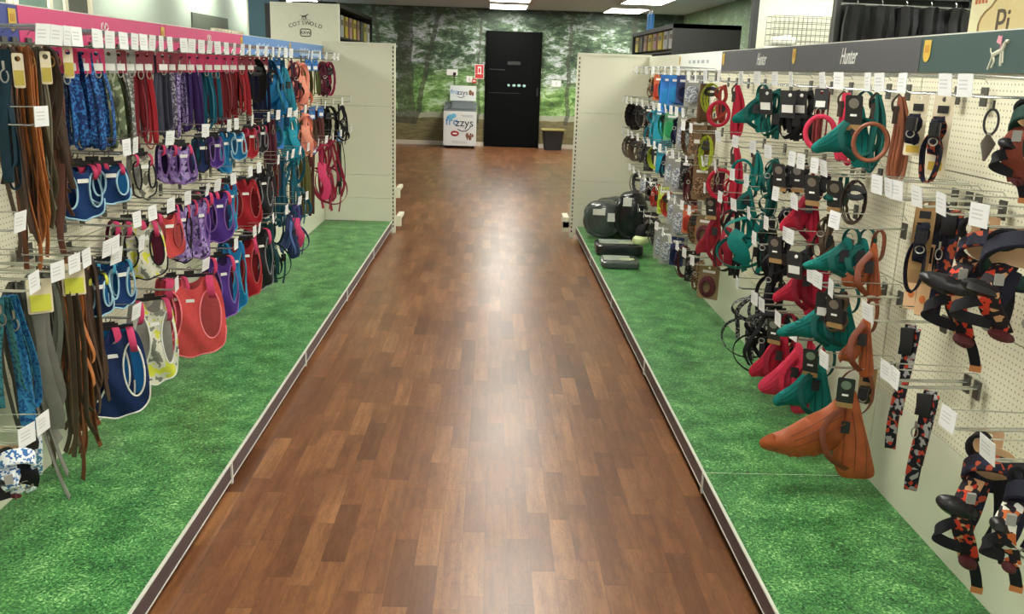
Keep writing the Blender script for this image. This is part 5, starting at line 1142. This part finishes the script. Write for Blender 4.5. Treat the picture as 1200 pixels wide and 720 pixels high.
# dark racks either side of the back wall
def rack(side):
    s = 1 if side == 'left' else -1
    if s == 1: xa, xb, ya, yb, top, z0 = -2.75, -2.15, 12.9, 16.6, 2.22, 1.76
    else: xa, xb, ya, yb, top, z0 = 2.08, 2.88, 11.0, 14.2, 2.0, 1.70
    t = thing('dark_rack', ((xa+xb)/2, ya, 0), 0, 'tall dark shelving rack with boxed stock on the %s below the mural' % side, 'shop shelving')
    hw = (xb-xa)/2; D = yb-ya
    MB().bounds(-hw, hw, 0, .04, 0, top).build('end_panel', DKF if s == 1 else plain('black_canopy', (22, 23, 25), .45), t, 'dark end panel', smooth=False)
    MB().bounds(-hw, hw, D-.04, D, 0, top).build('end_panel', DKF, t, smooth=False)
    MB().bounds(-s*hw if s == 1 else hw-.04, -s*hw+s*.04 if s == 1 else hw, .04, D-.04, 0, top).build('back_board', DKF, t, smooth=False)
    MB().bounds(-hw, hw, 0, D, top-.05, top).build('top_board', DKF, t, smooth=False)
    for zz in (.3, .75, 1.15, 1.55, z0) if s == 1 else (.3, .8, 1.25, z0-.03):
        MB().bounds(-hw+.01, hw-.01, .04, D-.04, zz, zz+.025).build('shelf', DKF, t, smooth=False)
    cols = [(214, 220, 222), (196, 206, 210), (206, 190, 60), (190, 150, 150), (214, 200, 80), (170, 140, 120), (90, 98, 96), (196, 190, 110)]
    nb = 9 if s == 1 else 8; face = (xb-.13) if s == 1 else (xa+.13)
    for k in range(nb):
        y = ya+.25+k*(D-.5)/(nb-1); hh = .30 if s == 1 else .21
        names = ['white', 'pale grey', 'yellow', 'dusty pink', 'gold', 'tan', 'grey', 'straw']
        b = thing('product_box', (face, y, z0+.025), 0, '%s product box, %s from the near end of the %s dark rack' % (names[k % 8], ordn(k+1), side), 'box', 'boxes on the %s dark rack' % side)
        MB().bounds(-.10, .10, -.13, .13, 0, hh).build('carton', plain('carton_%d' % (k % 8), cols[k % 8], .5, var=.2, scale=6), b, smooth=False)
        fx = .1005 if s == 1 else -.1005
        MB().bounds(min(fx, fx+s*.002), max(fx, fx+s*.002), -.09, .09, hh*.55, hh*.8).build('print', plain('carton_print', (120, 110, 90), .5), b, smooth=False)
    if s == 1:
        for k in range(10):
            y = ya+.22+k*(D-.44)/9
            b = thing('dark_pouch', (face, y, 1.575), 0, 'dark pouch, %s from the near end of the lower shelf, left dark rack' % ordn(k+1), 'pouch', 'pouches on the left dark rack')
            MB().ell((0, 0, .085), (.07, .12, .085), 12, 8, .6).build('bag', plain('dark_pouch', (58, 62, 60), .4), b); MB().box((.073, 0, .09), (.004, .1, .06)).build('label', plain('pouch_label', (120, 124, 116), .5), b)
rack('left'); rack('right')
t = thing('blue_bottle', (2.2, 13.4, 2.0), 0, 'blue topped bottle standing on the right dark rack', 'bottle'); MB().tube([(0, 0, 0), (0, 0, .2), (0, 0, .24)], .05, 12).build('bottle', plain('blue_bottle', (60, 130, 200), .3), t); MB().tube([(0, 0, .24), (0, 0, .29)], .025, 10).build('cap', WHITE, t)
# ------------------------------------------------------------------ fixtures above the right run
t = thing('tall_shelving_end', (1.98, 6.05, 0), 0, 'tall cream shelving end with dark post above the charcoal header', 'shop shelving')
MB().bounds(-.30, .27, -.0, .03, 1.50, 2.25).build('panel', SAGE, t, smooth=False); MB().bounds(-.335, -.30, -.02, .04, 1.50, 2.3).build('post', DKF, t, smooth=False)
MB().bounds(-.22, .20, -.018, 0, 1.925, 1.94).build('slot_rail', plain('rail_brown', (90, 80, 66), .5), t, smooth=False); MB().bounds(-.3, .27, -.20, 0, 1.60, 1.615).build('shelf', SAGE, t, smooth=False)
t = thing('wire_cage', (1.955, 5.94, 1.615), 0, 'small silver wire cage standing on the cream shelf', 'cage')
mb = MB(); wd, dp, ht = .22, .085, .185
for k in range(16):
    x = -wd+k*2*wd/15
    mb.tube([(x, -dp, 0), (x, -dp, ht)], .0014, 4); mb.tube([(x, dp, 0), (x, dp, ht)], .0014, 4)
for k in range(6):
    z = k*ht/5; mb.tube([(-wd, -dp, z), (wd, -dp, z), (wd, dp, z), (-wd, dp, z)], .0018, 4, True)
mb.build('bars', plain('dull_wire', (120, 118, 104), .4, .6), t)
MB().bounds(-wd, wd, -dp, dp, .0, .006).build('tray', plain('cage_tray', (150, 150, 140), .5), t, smooth=False)
c = thing('white_bag', (1.83, 5.95, 1.622), 0, 'crumpled white bag inside the wire cage', 'bag'); MB().ell((0, 0, .03), (.085, .06, .03), 16, 8, .8).build('bag', plain('white_film', (232, 232, 226), .3, var=.12, scale=30), c); MB().ell((.02, -.01, .062), (.03, .02, .008), 10, 6).build('knot', WHITE, c)
t = thing('garment_rail', (1.97, 4.52, 1.50), 0, 'dark framed rail above the charcoal header holding black coats', 'garment rail')
MB().bounds(-.34, -.315, 0, .03, 0, .42).bounds(.285, .345, -.03, .03, 0, .42).bounds(-.34, .345, -.03, .03, .305, .42).build('frame', plain('rail_frame', (58, 60, 60), .4), t, smooth=False)
MB().tube([(-.33, -.04, .275), (.29, -.04, .268)], .006, 8).build('rail', CHROME, t)
MB().bounds(-.34, .325, .03, .05, 0, .42).build('backboard', plain('back_dark', (40, 42, 42), .5), t, smooth=False)
for k in range(5):
    c = thing('black_coat', (1.71+k*.118, 4.465, 1.772), random.uniform(-.15, .15), 'black dog coat in clear sleeve on the dark rail, %s from left' % ordn(k+1), 'dog coat', 'black coats in clear sleeves')
    o_ = [(-.05, -.01), (-.02, 0), (.02, 0), (.05, -.01), (.062, -.10), (.058, -.262), (-.058, -.262), (-.062, -.10)]
    MB().panel(o_, [], lambda x, z: Vector((x, -.02-.012*math.cos(x*90)+.006*math.sin(z*40+k), z)), .03, .016).build('coat', plain('black_nylon', (18, 18, 21), .5), c)
    MB().panel(rect(-.066, .066, -.266, -.005, .006), [], lambda x, z: Vector((x, -.045-.006*math.sin(x*80+z*25), z)), .001, .03).build('clear_sleeve', FILM, c, 'clear plastic sleeve')
    MB().tube([(0, 0, -.01), (0, 0, .015), (0, .008, .022), (0, .016, .012)], .002, 5).build('hook', CHROME, c)
t = thing('brand_sign', (2.0, 3.28, 1.50), 0, 'cream sign with tan cloud shape and letters Pi, top right corner', 'sign')
# board faces the aisle
bd = MB().bounds(-.015, .015, -.75, .655, 0, .62).build('board', plain('cream_board', (228, 222, 186), .5), t, smooth=False)
cl = []
for k in range(48):
    a = 2*PI*k/48; r_ = 1+.09*abs(math.sin(4.5*a)); cl.append((.21+.34*r_*math.cos(a), .11+.19*r_*math.sin(a)))
def toboard(x, z): return Vector((-.016, -x, z))
mb = MB(); mb.panel([(a, b) for a, b in cl], [], lambda x, z: Vector((-.0165, x, z)), 0, .06); mb.v = [v+Vector((-.002*(k >= len(mb.v)//2), 0, 0)) for k, v in enumerate(mb.v)]
cp = mb.build('cloud_patch', plain('tan_patch', (214, 196, 146), .5), bd)
MB().tube([Vector((-.0185, a, b)) for a, b in cl], .005, 5, True).build('outline', plain('brown_line', (150, 122, 82), .5), cp)
MB().text('Pi', .155, (-.0195, .385, .155), (0, -1, 0), (0, 0, 1), .001).build('lettering', plain('brown_letter', (86, 70, 56), .5), cp, 'brown letters Pi')
mb = MB()
for k in range(4): mb.bounds(-.018, -.015, .53+k*.026, .53+k*.026+.013, .245, .40)
mb.build('stripes', plain('terracotta', (196, 110, 74), .5), bd, 'terracotta stripes', smooth=False)
# ------------------------------------------------------------------ light and look
w = bpy.data.worlds.new('world'); bpy.context.scene.world = w; w.use_nodes = True
w.node_tree.nodes['Background'].inputs[0].default_value = (.95, 1., .97, 1); w.node_tree.nodes['Background'].inputs[1].default_value = .7
sc = bpy.context.scene
sc.view_settings.view_transform = 'Standard'; sc.view_settings.look = 'None'; sc.view_settings.gamma = 1; sc.view_settings.use_curve_mapping = False
sc.view_settings.exposure = 0.14
